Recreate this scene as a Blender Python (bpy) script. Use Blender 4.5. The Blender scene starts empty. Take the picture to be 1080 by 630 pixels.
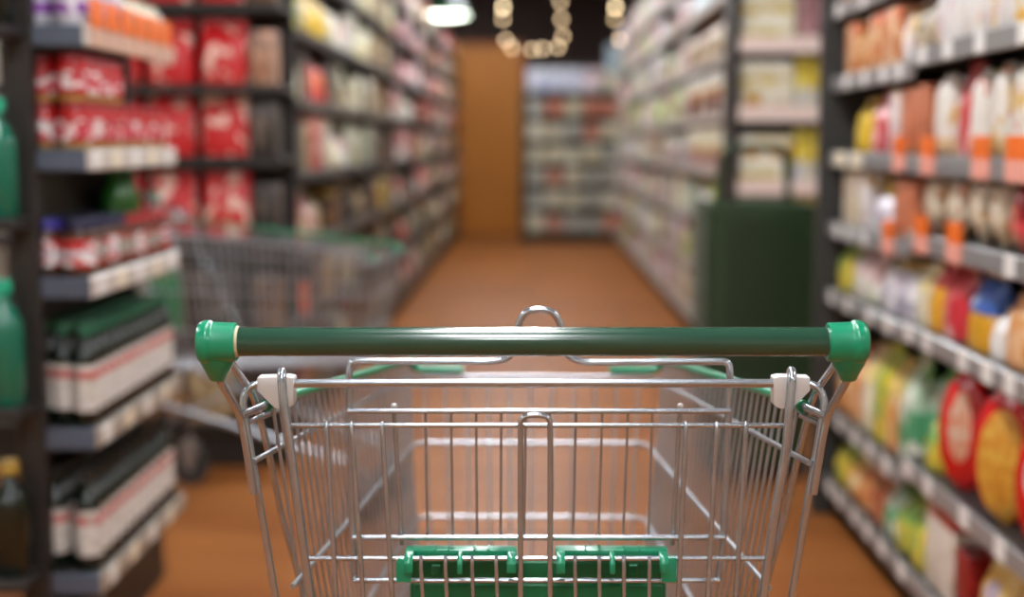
import bpy, bmesh, math, random
from mathutils import Vector, Matrix
PI = math.pi
SC = bpy.context.scene
COL = SC.collection
RND = random.Random(7)
NTH = lambda n: f"{n}{'th' if 10 <= n % 100 <= 20 else {1: 'st', 2: 'nd', 3: 'rd'}.get(n % 10, 'th')}"
WORD = ['zeroth', 'lowest', 'second', 'third', 'fourth', 'fifth', 'sixth', 'seventh', 'eighth']

# ------------------------------------------------------------------ camera
F = 1500.0                        # focal length in pixels of the 1080 x 630 frame (50 mm on 36 mm)
H = 1.18                          # eye height
TH = math.atan(165 / F)           # looking slightly down
PSI = math.atan(20 / F)
CAMROT = Matrix.Rotation(PSI, 4, 'Z') @ Matrix.Rotation(PI / 2 - TH, 4, 'X')
def P(px, py, Y):
    """world point at distance Y along the aisle that the camera sees at a pixel"""
    d = CAMROT.to_3x3() @ Vector(((px - 540) / F, -(py - 315) / F, -1))
    return Vector((0, 0, H)) + d * (Y / d.y)

cam = bpy.data.cameras.new('camera')
cam_o = bpy.data.objects.new('camera', cam)
COL.objects.link(cam_o)
cam_o.matrix_world = Matrix.Translation((0, 0, H)) @ CAMROT
cam.sensor_width = 36
cam.lens = 50
cam.clip_start = 0.05
cam.dof.use_dof = True
cam.dof.focus_distance = 1.375
cam.dof.aperture_fstop = 2.4
SC.camera = cam_o
SC.view_settings.view_transform = 'Standard'
SC.view_settings.look = 'None'
SC.view_settings.gamma = 1
SC.view_settings.use_curve_mapping = False
SC.view_settings.exposure = 0.45
SC.cycles.use_denoising = True
SC.cycles.max_bounces = 7
SC.cycles.diffuse_bounces = 4
SC.cycles.glossy_bounces = 4
SC.cycles.caustics_reflective = False
SC.cycles.caustics_refractive = False
SC.cycles.sample_clamp_indirect = 6
w = bpy.data.worlds.new('world')
SC.world = w
w.use_nodes = True
w.node_tree.nodes['Background'].inputs[0].default_value = (1, .9, .78, 1)
w.node_tree.nodes['Background'].inputs[1].default_value = 0.15

# ------------------------------------------------------------------ materials
def lin(c):
    if isinstance(c, str):
        c = c.lstrip('#'); c = [int(c[i:i + 2], 16) / 255 for i in (0, 2, 4)]
    return tuple((v / 12.92 if v <= .04045 else ((v + .055) / 1.055) ** 2.4) for v in c[:3]) + (1,)
MATS = {}
def mat(name, col, rough=.5, metal=0, coat=0, noise=0, nscale=8, emit=None, estr=0, spec=.5, bump=0, trans=0):
    if name in MATS: return MATS[name]
    m = bpy.data.materials.new(name); m.use_nodes = True
    nt = m.node_tree; b = nt.nodes['Principled BSDF']
    c = lin(col)
    b.inputs['Base Color'].default_value = c
    b.inputs['Roughness'].default_value = rough
    b.inputs['Metallic'].default_value = metal
    b.inputs['Coat Weight'].default_value = coat
    b.inputs['Coat Roughness'].default_value = .08
    b.inputs['Specular IOR Level'].default_value = spec
    if trans: b.inputs['Transmission Weight'].default_value = trans
    if noise or bump:
        tc = nt.nodes.new('ShaderNodeTexCoord')
        n = nt.nodes.new('ShaderNodeTexNoise'); n.inputs['Scale'].default_value = nscale; n.inputs['Detail'].default_value = 5
        nt.links.new(tc.outputs['Object'], n.inputs['Vector'])
        if noise:
            mx = nt.nodes.new('ShaderNodeMix'); mx.data_type = 'RGBA'
            mx.inputs['A'].default_value = c
            mx.inputs['B'].default_value = tuple(v * (1 - noise) for v in c[:3]) + (1,)
            nt.links.new(n.outputs['Fac'], mx.inputs['Factor'])
            nt.links.new(mx.outputs['Result'], b.inputs['Base Color'])
        if bump:
            bp = nt.nodes.new('ShaderNodeBump'); bp.inputs['Strength'].default_value = bump; bp.inputs['Distance'].default_value = .002
            nt.links.new(n.outputs['Fac'], bp.inputs['Height']); nt.links.new(bp.outputs['Normal'], b.inputs['Normal'])
    if emit:
        b.inputs['Emission Color'].default_value = lin(emit); b.inputs['Emission Strength'].default_value = estr
    MATS[name] = m
    return m

def pack(name, bands, blobs=(), rough=.38, coat=.25, oval=None):
    """printed packaging: flat colour bands up the pack, printed patches of other colours"""
    if name in MATS: return MATS[name]
    m = bpy.data.materials.new(name); m.use_nodes = True
    nt = m.node_tree; N = nt.nodes; L = nt.links; b = N['Principled BSDF']
    b.inputs['Roughness'].default_value = rough
    b.inputs['Coat Weight'].default_value = coat; b.inputs['Coat Roughness'].default_value = .15
    tc = N.new('ShaderNodeTexCoord'); sep = N.new('ShaderNodeSeparateXYZ'); L.new(tc.outputs['Generated'], sep.inputs[0])
    r = N.new('ShaderNodeValToRGB'); r.color_ramp.interpolation = 'CONSTANT'
    el = r.color_ramp.elements
    while len(el) < len(bands): el.new(.5)
    while len(el) > max(1, len(bands)): el.remove(el[-1])
    for e, (p, c) in zip(el, bands): e.position = p; e.color = lin(c)
    L.new(sep.outputs['Z'], r.inputs[0])
    out = r.outputs['Color']
    oi = N.new('ShaderNodeObjectInfo')
    off = N.new('ShaderNodeVectorMath'); off.operation = 'SCALE'; off.inputs[0].default_value = (37, 11, 23); L.new(oi.outputs['Random'], off.inputs['Scale'])
    for c, scale, thr in blobs:
        v = N.new('ShaderNodeVectorMath'); v.operation = 'ADD'
        L.new(tc.outputs['Generated'], v.inputs[0]); L.new(off.outputs[0], v.inputs[1])
        n = N.new('ShaderNodeTexNoise'); n.inputs['Scale'].default_value = scale; n.inputs['Detail'].default_value = 2
        L.new(v.outputs[0], n.inputs['Vector'])
        k = N.new('ShaderNodeMapRange'); k.inputs[1].default_value = thr - .04; k.inputs[2].default_value = thr - .01
        L.new(n.outputs['Fac'], k.inputs[0])
        mx = N.new('ShaderNodeMix'); mx.data_type = 'RGBA'
        L.new(k.outputs[0], mx.inputs['Factor']); L.new(out, mx.inputs['A']); mx.inputs['B'].default_value = lin(c)
        out = mx.outputs['Result']
    if oval:                       # picture window printed in an oval on the front
        oc, oz, rx, rz, oc2 = oval
        sx = N.new('ShaderNodeMath'); sx.operation = 'MULTIPLY_ADD'; L.new(sep.outputs['X'], sx.inputs[0]); sx.inputs[1].default_value = 1 / rx; sx.inputs[2].default_value = -.5 / rx
        sz = N.new('ShaderNodeMath'); sz.operation = 'MULTIPLY_ADD'; L.new(sep.outputs['Z'], sz.inputs[0]); sz.inputs[1].default_value = 1 / rz; sz.inputs[2].default_value = -oz / rz
        cv = N.new('ShaderNodeCombineXYZ'); L.new(sx.outputs[0], cv.inputs[0]); L.new(sz.outputs[0], cv.inputs[1])
        ln = N.new('ShaderNodeVectorMath'); ln.operation = 'LENGTH'; L.new(cv.outputs[0], ln.inputs[0])
        lt = N.new('ShaderNodeMath'); lt.operation = 'LESS_THAN'; L.new(ln.outputs['Value'], lt.inputs[0]); lt.inputs[1].default_value = 1
        vo = N.new('ShaderNodeTexNoise'); vo.inputs['Scale'].default_value = 9; L.new(tc.outputs['Generated'], vo.inputs['Vector'])
        kk = N.new('ShaderNodeMapRange'); kk.inputs[1].default_value = .42; kk.inputs[2].default_value = .6; L.new(vo.outputs['Fac'], kk.inputs[0])
        m1 = N.new('ShaderNodeMix'); m1.data_type = 'RGBA'; L.new(kk.outputs[0], m1.inputs['Factor']); m1.inputs['A'].default_value = lin(oc); m1.inputs['B'].default_value = lin(oc2)
        mx = N.new('ShaderNodeMix'); mx.data_type = 'RGBA'; L.new(lt.outputs[0], mx.inputs['Factor']); L.new(out, mx.inputs['A']); L.new(m1.outputs['Result'], mx.inputs['B'])
        out = mx.outputs['Result']
    L.new(out, b.inputs['Base Color'])
    MATS[name] = m
    return m

CHROME = mat('chrome wire', '#c3cad2', rough=.24, metal=.82, noise=.25, nscale=60)
CHROME2 = mat('galvanised wire', '#b9bfc6', rough=.34, metal=.8, noise=.2, nscale=40)
GREEN = mat('emerald plastic', '#0a9068', rough=.3, coat=.3)
GREEN_SHADED = mat('shaded emerald plastic', '#0f7a4c', rough=.42)  # same plastic as the caps, with its shade put into a darker colour
BAR = mat('dark green handle sleeve', '#2b5240', rough=.16, coat=.5, noise=.2, nscale=25)
WHITE_PL = mat('white plastic', '#e4e2df', rough=.45)
CREAM_PL = mat('yellowed plastic', '#d9cfae', rough=.5)
RUBBER = mat('grey rubber', '#3a3a3a', rough=.7)
STEEL_D = mat('dark steel shelving', '#2d2926', rough=.5, noise=.3, nscale=6)
STEEL_G = mat('charcoal shelving', '#3f403f', rough=.5, noise=.2, nscale=6)
RAIL_B = mat('slate blue rail', '#525c6c', rough=.4)
RAIL_G = mat('grey price rail', '#8a8a8a', rough=.35, coat=.3)
RAIL_T = mat('taupe price rail', '#a39a8c', rough=.4, coat=.2)
RAIL_P = mat('pale price rail', '#cdc4ba', rough=.4, coat=.2)
TAG_W = mat('white price card', '#efeeea', rough=.4)
TAG_O = mat('orange offer card', '#f0721c', rough=.45)
TAG_P = mat('pink offer strip', '#f0a896', rough=.45)
TAG_C = mat('cream price card', '#f0e6cc', rough=.45)
CRATE = mat('dark green basket plastic', '#30492c', rough=.5, noise=.15, nscale=5)
CRATE_L = mat('green basket handle plastic', '#2c4127', rough=.5)

# ------------------------------------------------------------------ mesh helpers
def mk(name, bm, m, parent=None, loc=(0, 0, 0), smooth=True, origin=None):
    me = bpy.data.meshes.new(name)
    bmesh.ops.recalc_face_normals(bm, faces=bm.faces)
    bm.to_mesh(me); bm.free()
    if smooth:
        me.polygons.foreach_set('use_smooth', [True] * len(me.polygons))
        me.set_sharp_from_angle(angle=math.radians(38))
    me.materials.append(m)
    o = bpy.data.objects.new(name, me); COL.objects.link(o); o.location = loc
    if parent: o.parent = parent
    return o
def tag(o, label, cat, group=None, kind=None):
    o['label'] = label; o['category'] = cat
    if group: o['group'] = group
    if kind: o['kind'] = kind
    return o
def struct(o):
    o['kind'] = 'structure'; return o
def empty(name, loc, rz=0):
    o = bpy.data.objects.new(name, None); COL.objects.link(o); o.location = loc; o.rotation_euler = (0, 0, rz); o.empty_display_size = .05
    return o
def copy_tree(o, parent=None):
    c = o.copy(); COL.objects.link(c); c.parent = parent
    for ch in o.children: copy_tree(ch, c)
    return c
def BM(): return bmesh.new()
def box(bm, x0, x1, y0, y1, z0, z1, bev=0, seg=1):
    r = bmesh.ops.create_cube(bm, size=1)
    vs = r['verts']
    for v in vs: v.co = Vector(((x0 + x1) / 2 + v.co.x * (x1 - x0), (y0 + y1) / 2 + v.co.y * (y1 - y0), (z0 + z1) / 2 + v.co.z * (z1 - z0)))
    if bev:
        ed = list({e for v in vs for e in v.link_edges})
        bmesh.ops.bevel(bm, geom=ed, offset=bev, segments=seg, affect='EDGES', profile=.5)
def fillet(pts, r, n=6):
    pts = [Vector(p) for p in pts]
    rs = r if isinstance(r, (list, tuple)) else [r] * len(pts)
    out = [pts[0]]
    for i in range(1, len(pts) - 1):
        a, b, c = pts[i - 1], pts[i], pts[i + 1]
        d = min(rs[i], (a - b).length * .48, (c - b).length * .48)
        if d < 1e-5: out.append(b); continue
        p0 = b + (a - b).normalized() * d; p1 = b + (c - b).normalized() * d
        for k in range(n + 1):
            t = k / n
            out.append(p0 * (1 - t) ** 2 + b * 2 * t * (1 - t) + p1 * t * t)
    out.append(pts[-1])
    return out
def tube(bm, pts, r, seg=10, fil=0, n=6, cap=True):
    pts = fillet(pts, fil, n) if fil else [Vector(p) for p in pts]
    q = [pts[0]]
    for p in pts[1:]:
        if (p - q[-1]).length > 1e-6: q.append(p)
    pts = q
    T = []
    for i in range(len(pts)):
        a = pts[max(i - 1, 0)]; b = pts[min(i + 1, len(pts) - 1)]
        T.append((b - a).normalized())
    up = Vector((0, 0, 1)) if abs(T[0].z) < .9 else Vector((0, 1, 0))
    u = T[0].cross(up).normalized()
    rings = []
    for i, p in enumerate(pts):
        u = (u - T[i] * u.dot(T[i])).normalized()
        v = T[i].cross(u)
        rr = r[i] if isinstance(r, (list, tuple)) else r
        rings.append([bm.verts.new(p + (u * math.cos(2 * PI * k / seg) + v * math.sin(2 * PI * k / seg)) * rr) for k in range(seg)])
    for a, b in zip(rings, rings[1:]):
        for k in range(seg):
            bm.faces.new((a[k], a[(k + 1) % seg], b[(k + 1) % seg], b[k]))
    if cap:
        bm.faces.new(rings[0][::-1]); bm.faces.new(rings[-1])
def lathe(bm, prof, seg=24, axis='Z', org=(0, 0, 0)):
    org = Vector(org); rings = []
    for r, z in prof:
        ring = []
        for k in range(seg):
            a = 2 * PI * k / seg
            c = (r * math.cos(a), r * math.sin(a), z)
            if axis == 'X': c = (z, r * math.cos(a), r * math.sin(a))
            ring.append(bm.verts.new(org + Vector(c)))
        rings.append(ring)
    for a, b in zip(rings, rings[1:]):
        for k in range(seg): bm.faces.new((a[k], a[(k + 1) % seg], b[(k + 1) % seg], b[k]))
    if prof[0][0] > 1e-6: bm.faces.new(rings[0][::-1])
    if prof[-1][0] > 1e-6: bm.faces.new(rings[-1])
    bmesh.ops.remove_doubles(bm, verts=[v for rg in (rings[0], rings[-1]) for v in rg], dist=1e-6)
def prism_xz(bm, outline, y0, y1, bev=0):
    a = [bm.verts.new((x, y0, z)) for x, z in outline]; b = [bm.verts.new((x, y1, z)) for x, z in outline]
    fs = [bm.faces.new(a), bm.faces.new(b[::-1])]
    n = len(a)
    for k in range(n): fs.append(bm.faces.new((a[k], b[k], b[(k + 1) % n], a[(k + 1) % n])))
    if bev: bmesh.ops.bevel(bm, geom=list({e for f in fs for e in f.edges}), offset=bev, segments=2, affect='EDGES', profile=.5)

# ------------------------------------------------------------------ shopping cart
CY = 1.75                                   # the cart's own origin along the aisle
def make_cart():
    root = empty('shopping_cart', (0, CY, 0))
    sh = Vector((0, -CY, 0))
    def Q(px, py, Y): return P(px, py, Y) + sh
    def W(x, y, z): return Vector((x, y - CY, z))
    def part(name, bm, m, par=root, smooth=True): return mk(name, bm, m, par, smooth=smooth)
    # handle: sleeve, collar, two end caps with sockets
    YH = 1.30
    a, b = Q(249, 360.5, YH), Q(876, 360.5, YH)
    bm = BM(); tube(bm, [a, a.lerp(b, .5), b], .01345, seg=32); part('handle_bar', bm, BAR)
    bm = BM(); c0 = Q(246, 360.5, YH); c1 = Q(252.5, 360.5, YH); tube(bm, [c0, c0.lerp(c1, .3), c0.lerp(c1, .7), c1], [.0137, .0148, .0148, .0138], seg=28); part('collar', bm, CREAM_PL)
    for s, xin, xout in ((-1, 250, 208), (1, 872, 916)):
        e0 = Q(xin, 361, YH); e1 = Q(xout, 361, YH); L = abs(e1.x - e0.x)
        bm = BM()
        prof = [(.0140, 0), (.0168, 0), (.0180, .0012), (.0183, .010), (.0188, .021), (.0190, .0225), (.0203, .0240), (.0206, .0270), (.0200, .031), (.0182, .0345), (.0135, L - .001), (.006, L), (0, L)]
        lathe(bm, [(r, z * s) for r, z in prof], seg=36, axis='X', org=e0)
        cap = part('handle_cap', bm, GREEN)
        bm = BM()                            # the socket that runs down from the cap onto the tube
        mx = 229 if s < 0 else 894.5
        bx = 229.5 if s < 0 else 894.5
        top = Q(mx - 2 * s * -1, 366, 1.302); mid = Q(mx, 384, 1.306); bot = Q(bx, 400, 1.318)
        rings = []
        for cpt, rx, ry in ((top, .0165, .0165), (mid, .0152, .0135), (mid.lerp(bot, .6), .0102, .0098), (bot, .0078, .0080), (bot + Vector((0, .001, -.002)), .0060, .0062)):
            rings.append([bm.verts.new(cpt + Vector((rx * math.cos(2 * PI * k / 24), ry * math.sin(2 * PI * k / 24), 0))) for k in range(24)])
        for r0, r1 in zip(rings, rings[1:]):
            for k in range(24): bm.faces.new((r0[k], r0[(k + 1) % 24], r1[(k + 1) % 24], r1[k]))
        bm.faces.new(rings[0]); bm.faces.new(rings[-1][::-1])
        part('socket', bm, GREEN, cap)
        bm = BM()                            # thin web between cap and socket
        wx = (243, 237.5) if s < 0 else (880, 886.5)
        t0, t1, t2 = Q(wx[0], 376, 1.304), Q(wx[1], 400, 1.318), Q(mx, 378, 1.306)
        vs = [bm.verts.new(p + Vector((0, dy, 0))) for dy in (-.003, .003) for p in (t0, t1, t2)]
        bm.faces.new(vs[:3]); bm.faces.new(vs[3:][::-1])
        for k in range(3): bm.faces.new((vs[k], vs[k + 3], vs[(k + 1) % 3 + 3], vs[(k + 1) % 3]))
        part('web', bm, GREEN, cap)
    # side tubes: measured on one flank, mirrored to the other about the cart's centre line
    XC = 561.5
    def S(s, px, py, Y): return Q(px if s < 0 else 2 * XC + 2.5 - px, py, Y)
    R = .0039
    for s in (-1, 1):
        bm = BM(); tube(bm, [S(s, 228, 392, 1.312), S(s, 234, 405, 1.322), S(s, 252.5, 436, 1.372), S(s, 258, 462, 1.374), S(s, 267.5, 521, 1.380)], R, fil=.018, seg=14); part('handle_post', bm, CHROME)
        bm = BM()
        leg = S(s, 291, 632, 1.41)
        tube(bm, [S(s, 304, 405, 1.402), S(s, 275, 405, 1.402), S(s, 268, 406, 1.400), S(s, 262, 409.5, 1.398), S(s, 258, 416, 1.396), S(s, 256.5, 425, 1.394), S(s, 258, 440, 1.393), S(s, 263, 468, 1.393), S(s, 272.5, 522, 1.394), leg, W(s * .247, 1.425, .42), W(s * .245, 1.43, .14)], R, fil=[0, .006, .006, .006, .006, .006, .006, .01, .01, .01, .03, 0], seg=14)
        part('frame_leg', bm, CHROME)
        bm = BM()
        tube(bm, [S(s, 241, 378, 1.325), S(s, 246, 386, 1.345), S(s, 266, 414, 1.425), S(s, 273, 436, 1.437), S(s, 283, 476, 1.452), S(s, 297, 545, 1.49), S(s, 322, 632, 1.56), W(s * .205, 1.66, .46)], R * .95, fil=.015, seg=12)
        part('brace', bm, CHROME)
    # basket rim: bare rod at the back, green sleeve along the flanks, green corner sleeves in front
    rimL = [(254, 438.5, 1.380), (284, 426, 1.432), (311, 416, 1.53), (434, 379, 2.19)]
    rimR = [(873, 440, 1.380), (845, 428, 1.432), (818, 416.5, 1.53), (698, 379, 2.19)]
    ztop = []
    fsz = Q(434, 390, 2.205)
    for s, rm in ((-1, rimL), (1, rimR)):
        pts = [Q(*p) for p in rm]
        bm = BM(); tube(bm, pts[:2] + [pts[1].lerp(pts[2], .1)], .0042, seg=12); rod = part('rim_rod', bm, CHROME)
        bm = BM(); d = Vector((0, 0, -.010)); tube(bm, [pts[0].lerp(pts[1], .25) + d, pts[1].lerp(pts[2], .3) + d], .0032, seg=10); part('rod_brace', bm, CHROME, rod)
        bm = BM(); tube(bm, [pts[1].lerp(pts[2], -.05), pts[1], pts[2], pts[3]], .0054, fil=.03, seg=14); slv = part('rim_sleeve', bm, GREEN)
        bm = BM(); r0 = pts[1].lerp(pts[0], .10); r1 = pts[1].lerp(pts[0], .02); tube(bm, [r0, r1], .0068, seg=16); part('sleeve_ring', bm, GREEN, slv)
        xf = pts[3].x
        bm = BM(); tube(bm, [pts[3], Vector((xf, fsz.y, fsz.z + .006)), Vector((xf - s * .012, fsz.y, fsz.z)), Vector((xf - s * .080, fsz.y, fsz.z))], .0066, fil=.012, seg=12); part('corner_sleeve', bm, GREEN)
        ztop.append(pts)
    fL, fR = ztop[0][3], ztop[1][3]
    # rails that run round the basket
    zf = [Q(434, 397, 2.205).z, Q(437, 467, 2.19).z, Q(437, 545, 2.17).z, Q(437, 593, 2.155).z]
    bot_z = .475
    levels = [(.2760, 1.385, Q(264, 487, 1.385).z, .188, 2.205, zf[0]),
              (.2450, 1.42, .725, .180, 2.19, zf[1]),
              (.2290, 1.45, .60, .177, 2.17, zf[2]),
              (.2210, 1.47, .53, .175, 2.155, zf[3])]
    for k, (xr, yr, zr, xf, yf, zz) in enumerate(levels):
        bm = BM()
        tube(bm, [W(-xr, yr, zr), W(-xf, yf, zz), W(xf, yf, zz), W(xr, yr, zr)], .0030, fil=.03, seg=10)
        part('basket_rail', bm, CHROME2)
    # the wire flanks: closely spaced wires from the rim down to the basket floor
    bxr, byr, bxf, byf, bzf = .215, 1.50, .168, 2.14, .50
    NW = 29
    for s in (-1, 1):
        pts = ztop[0] if s < 0 else ztop[1]
        bm = BM()
        seglen = [(pts[i + 1] - pts[i]).length for i in range(1, 3)]
        tot = sum(seglen)
        for k in range(NW):
            t = (k + .4) / NW
            d = t * tot
            tp = pts[1].lerp(pts[2], d / seglen[0]) if d < seglen[0] else pts[2].lerp(pts[3], (d - seglen[0]) / seglen[1])
            bp = W(s * (bxr + (bxf - bxr) * t), byr + (byf - byr) * t, bot_z + (bzf - bot_z) * t)
            tube(bm, [tp, tp.lerp(bp, .5) + Vector((s * .004, 0, 0)), bp], .0019, seg=6, cap=False)
        part('side_grille', bm, CHROME2)
    bm = BM()
    for k in range(11):
        u = -1 + 2 * (k + .5) / 11
        tube(bm, [W(u * .186, 2.205, zf[0]), W(u * .180, 2.19, zf[1]), W(u * .168, byf, bzf)], .0018, seg=6, cap=False)
    part('front_grille', bm, CHROME2)
    bm = BM()
    for k in range(15):
        u = -1 + 2 * (k + .5) / 15
        tube(bm, [W(u * bxr, byr, bot_z), W(u * bxf, byf, bzf)], .0019, seg=6, cap=False)
    for k in range(7):
        t = k / 6
        x = bxr + (bxf - bxr) * t
        tube(bm, [W(-x, byr + (byf - byr) * t, bot_z + (bzf - bot_z) * t - .004), W(x, byr + (byf - byr) * t, bot_z + (bzf - bot_z) * t - .004)], .0025, seg=6)
    part('floor_grille', bm, CHROME2)
    # the hinged back gate
    YG = 1.402
    bm = BM(); tube(bm, [Q(303, 404.5, YG), Q(840, 404.5, YG)], .0044, seg=14); gate = part('gate', bm, CHROME)
    for s in (-1, 1):
        bm = BM()                            # white hinge block that carries the rod
        o = [(272.5, 397), (304, 396), (311, 397.5), (311, 426), (304, 430), (292, 430), (272.5, 411)]
        pp = [S(s, x, y, 1.405) for x, y in o]
        prism_xz(bm, [(p.x, p.z) for p in (pp if s < 0 else pp[::-1])], 1.397 - CY, 1.417 - CY, bev=.0012)
        part('hinge_block', bm, WHITE_PL, gate)
        bm = BM()                            # thick hook that hangs the gate
        if s < 0: pth = [(301, 430, 1.428), (299, 401, 1.424), (297.5, 390.5, 1.409), (297, 395, 1.391), (298.5, 425, 1.388), (305, 465, 1.388), (312, 520, 1.389), (327.5, 633, 1.40), (331, 660, 1.403)]
        else: pth = [(831, 430, 1.428), (833, 401, 1.424), (834.5, 389.5, 1.409), (835.5, 395, 1.391), (833, 425, 1.388), (829, 480, 1.388), (817, 542, 1.391), (804.5, 633, 1.40), (801, 660, 1.403)]
        tube(bm, [Q(*p) for p in pth], .0046, fil=.012, seg=14); part('gate_hook', bm, CHROME, gate)
    zb = 1.46
    for y, x0, x1, r, Y in ((449, 306, 827, .0026, 1.399), (589.5, 325, 810, .0026, 1.400), (700, 336, 790, .0026, 1.41)):
        bm = BM(); tube(bm, [Q(x0, y, Y), Q(x1, y, Y)], r, seg=10); part('cross_wire', bm, CHROME, gate)
    for xt, xb in ((344, 354.5), (370.5, 383), (403, 413.5), (723.5, 715.5), (756, 746.5), (787, 776)):
        bm = BM()
        e = Q(xb + (xb - xt) * .4, 702, 1.408)
        tube(bm, [Q(xt, 451, 1.4035), Q(xt, 446.5, 1.4005), Q(xt, 448.5, 1.3955), Q(xt + (xb - xt) * .05, 458, 1.395), Q(xb, 630, 1.395), e], .0026, fil=.003, n=4, seg=10); part('upright_wire', bm, CHROME, gate)
    bm = BM()
    tube(bm, [Q(549, 703, 1.40), Q(549, 470, 1.393), Q(549, 440, 1.392), Q(564.5, 437.5, 1.392), Q(580, 440, 1.392), Q(580.5, 470, 1.393), Q(580, 703, 1.40)], .0029, fil=.013, seg=12); part('centre_loop', bm, CHROME, gate)
    for xt, xb in ((444, 446), (470, 471.5), (498, 499), (523.3, 524.5), (606.5, 607), (632, 632.3), (658, 658), (685, 684.5)):
        bm = BM(); tube(bm, [Q(xt, 592, 1.4035), Q(xt, 587, 1.4005), Q(xt, 589, 1.3955), Q(xt, 598, 1.395), Q(xb, 630, 1.396), Q(xb, 702, 1.405)], .0021, fil=.003, n=4, seg=8); part('short_wire', bm, CHROME, gate)
    # folded child seat: wire back with the hump, then the green plastic leaf
    YS = 1.437
    bm = BM()
    hump = [(374, 612, YS), (372, 566, YS), (369, 470, YS), (368, 396, YS), (369, 381, YS), (400, 381, YS), (520, 381.5, YS), (538, 378, YS), (546, 358, YS), (547, 340, YS), (555, 328, YS), (568, 326.5, YS), (582, 328, YS), (591, 340, YS), (592, 358, YS), (599, 377, YS), (616, 382.5, YS), (740, 381.5, YS), (769, 381.5, YS), (770, 396, YS), (767, 470, YS), (763, 566, YS), (757.5, 612, YS)]
    tube(bm, [Q(*p) for p in hump], .0037, fil=[0, .01, .01, .012, .014, .01, .01, .012, .012, .01, .009, .01, .009, .01, .012, .012, .012, .01, .016, .012, .01, .01, 0], seg=14)
    seat = part('seat_back', bm, CHROME)
    for y, x0, x1, r in ((434, 366.5, 770.5, .0029), (567.3, 372, 764.5, .0030), (612.7, 373, 758.5, .0027)):
        bm = BM(); tube(bm, [Q(x0, y, YS - .006), Q(x1, y, YS - .006)], r, seg=10); part('seat_cross_wire', bm, CHROME, seat)
    for xt, xb in ((448.6, 450.7), (475.6, 477.6), (502, 503), (528.6, 528), (554.5, 552.6), (580, 578.5), (607.5, 604.4), (635.3, 631), (662.5, 657), (688, 683.8)):
        bm = BM(); tube(bm, [Q(xt, 432, YS), Q(xb, 569, YS)], .0014, seg=8); part('thin_wire', bm, CHROME, seat)
    for xt, xb in ((415.5, 423.8), (717.3, 709.2)):
        bm = BM(); tube(bm, [Q(xt, 430, YS), Q(xb, 575, YS + .003)], .0025, seg=10); rod = part('knob_rod', bm, CHROME, seat)
        bm = BM(); lathe(bm, [(0, -.0025), (.0026, -.002), (.0034, 0), (.0026, .0022), (0, .003)], seg=14, org=Q(xt, 428.5, YS)); part('white_knob', bm, WHITE_PL, rod)
    YP = 1.455
    p0, p1 = Q(432, 592, YP), Q(703, 592, YP)
    zt = p0.z
    bm = BM()
    box(bm, p0.x, p1.x, YP - CY, YP + .006 - CY, zt - .19, zt, bev=.002)
    pan = part('seat_leaf', bm, GREEN_SHADED)
    bm = BM()
    box(bm, p0.x + .004, p1.x - .004, YP - .003 - CY, YP + .001 - CY, zt - .185, zt - .024, bev=.0015)
    part('leaf_face', bm, GREEN_SHADED, pan)
    for x in (460, 668):
        c = Q(x, 601, YP - .002)
        bm = BM(); box(bm, c.x - .0045, c.x + .0045, c.y - .003, c.y + .002, c.z - .006, c.z + .005, bev=.001); part('leaf_boss', bm, GREEN_SHADED, pan)
    for xa, xb_ in ((428, 545), (585.5, 703)):
        a, b = Q(xa, 582, 1.424), Q(xb_, 582, 1.424)
        bm = BM()                            # hinge bar with ribs
        box(bm, a.x, b.x, 1.412 - CY, 1.430 - CY, a.z - .0025, a.z + .0050, bev=.0014, seg=2)
        hb = part('hinge_bar', bm, GREEN, pan)
        bm = BM(); box(bm, a.x + .004, b.x - .004, 1.430 - CY, 1.452 - CY, a.z - .014, a.z - .001, bev=.001); part('hinge_web', bm, GREEN_SHADED, hb)
        L = b.x - a.x
        for t, wd, dn in ((.045, .0088, .0135), (.5, .0052, .0135), (.955, .0088, .0125)):
            cx = a.x + L * t
            bm = BM()
            prof = [(1.4125, a.z + .0045), (1.394, a.z + .003), (1.3905, a.z - .003), (1.3915, a.z - dn), (1.396, a.z - dn - .0015), (1.3975, a.z - .004), (1.4125, a.z - .0035)]
            va = [bm.verts.new((cx - wd / 2, y - CY, z)) for y, z in prof]; vb = [bm.verts.new((cx + wd / 2, y - CY, z)) for y, z in prof]
            fs = [bm.faces.new(va), bm.faces.new(vb[::-1])]
            for k in range(len(prof)): fs.append(bm.faces.new((va[k], vb[k], vb[(k + 1) % 7], va[(k + 1) % 7])))
            bmesh.ops.bevel(bm, geom=list({e for f in fs for e in f.edges}), offset=.0008, segments=1, affect='EDGES')
            part('clip', bm, GREEN, hb)
        for t in (.27, .39, .62, .75):
            cx = a.x + L * t
            bm = BM(); box(bm, cx - .001, cx + .001, 1.411 - CY, 1.430 - CY, a.z + .0045, a.z + .0062, bev=.0004); part('rib', bm, GREEN, hb)
    for s, xa, xb_ in ((-1, 418, 434), (1, 698, 713)):
        a, b = Q(xa, 587.5, 1.401), Q(xb_, 613.5, 1.401)
        o = [(a.x, b.z), (b.x, b.z), (b.x, a.z - .004 if s < 0 else a.z), (a.x + (.006 if s > 0 else .003), a.z), (a.x, a.z - .004)]
        bm = BM(); prism_xz(bm, o, 1.397 - CY, 1.409 - CY, bev=.001); part('side_lug', bm, GREEN, pan)
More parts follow.
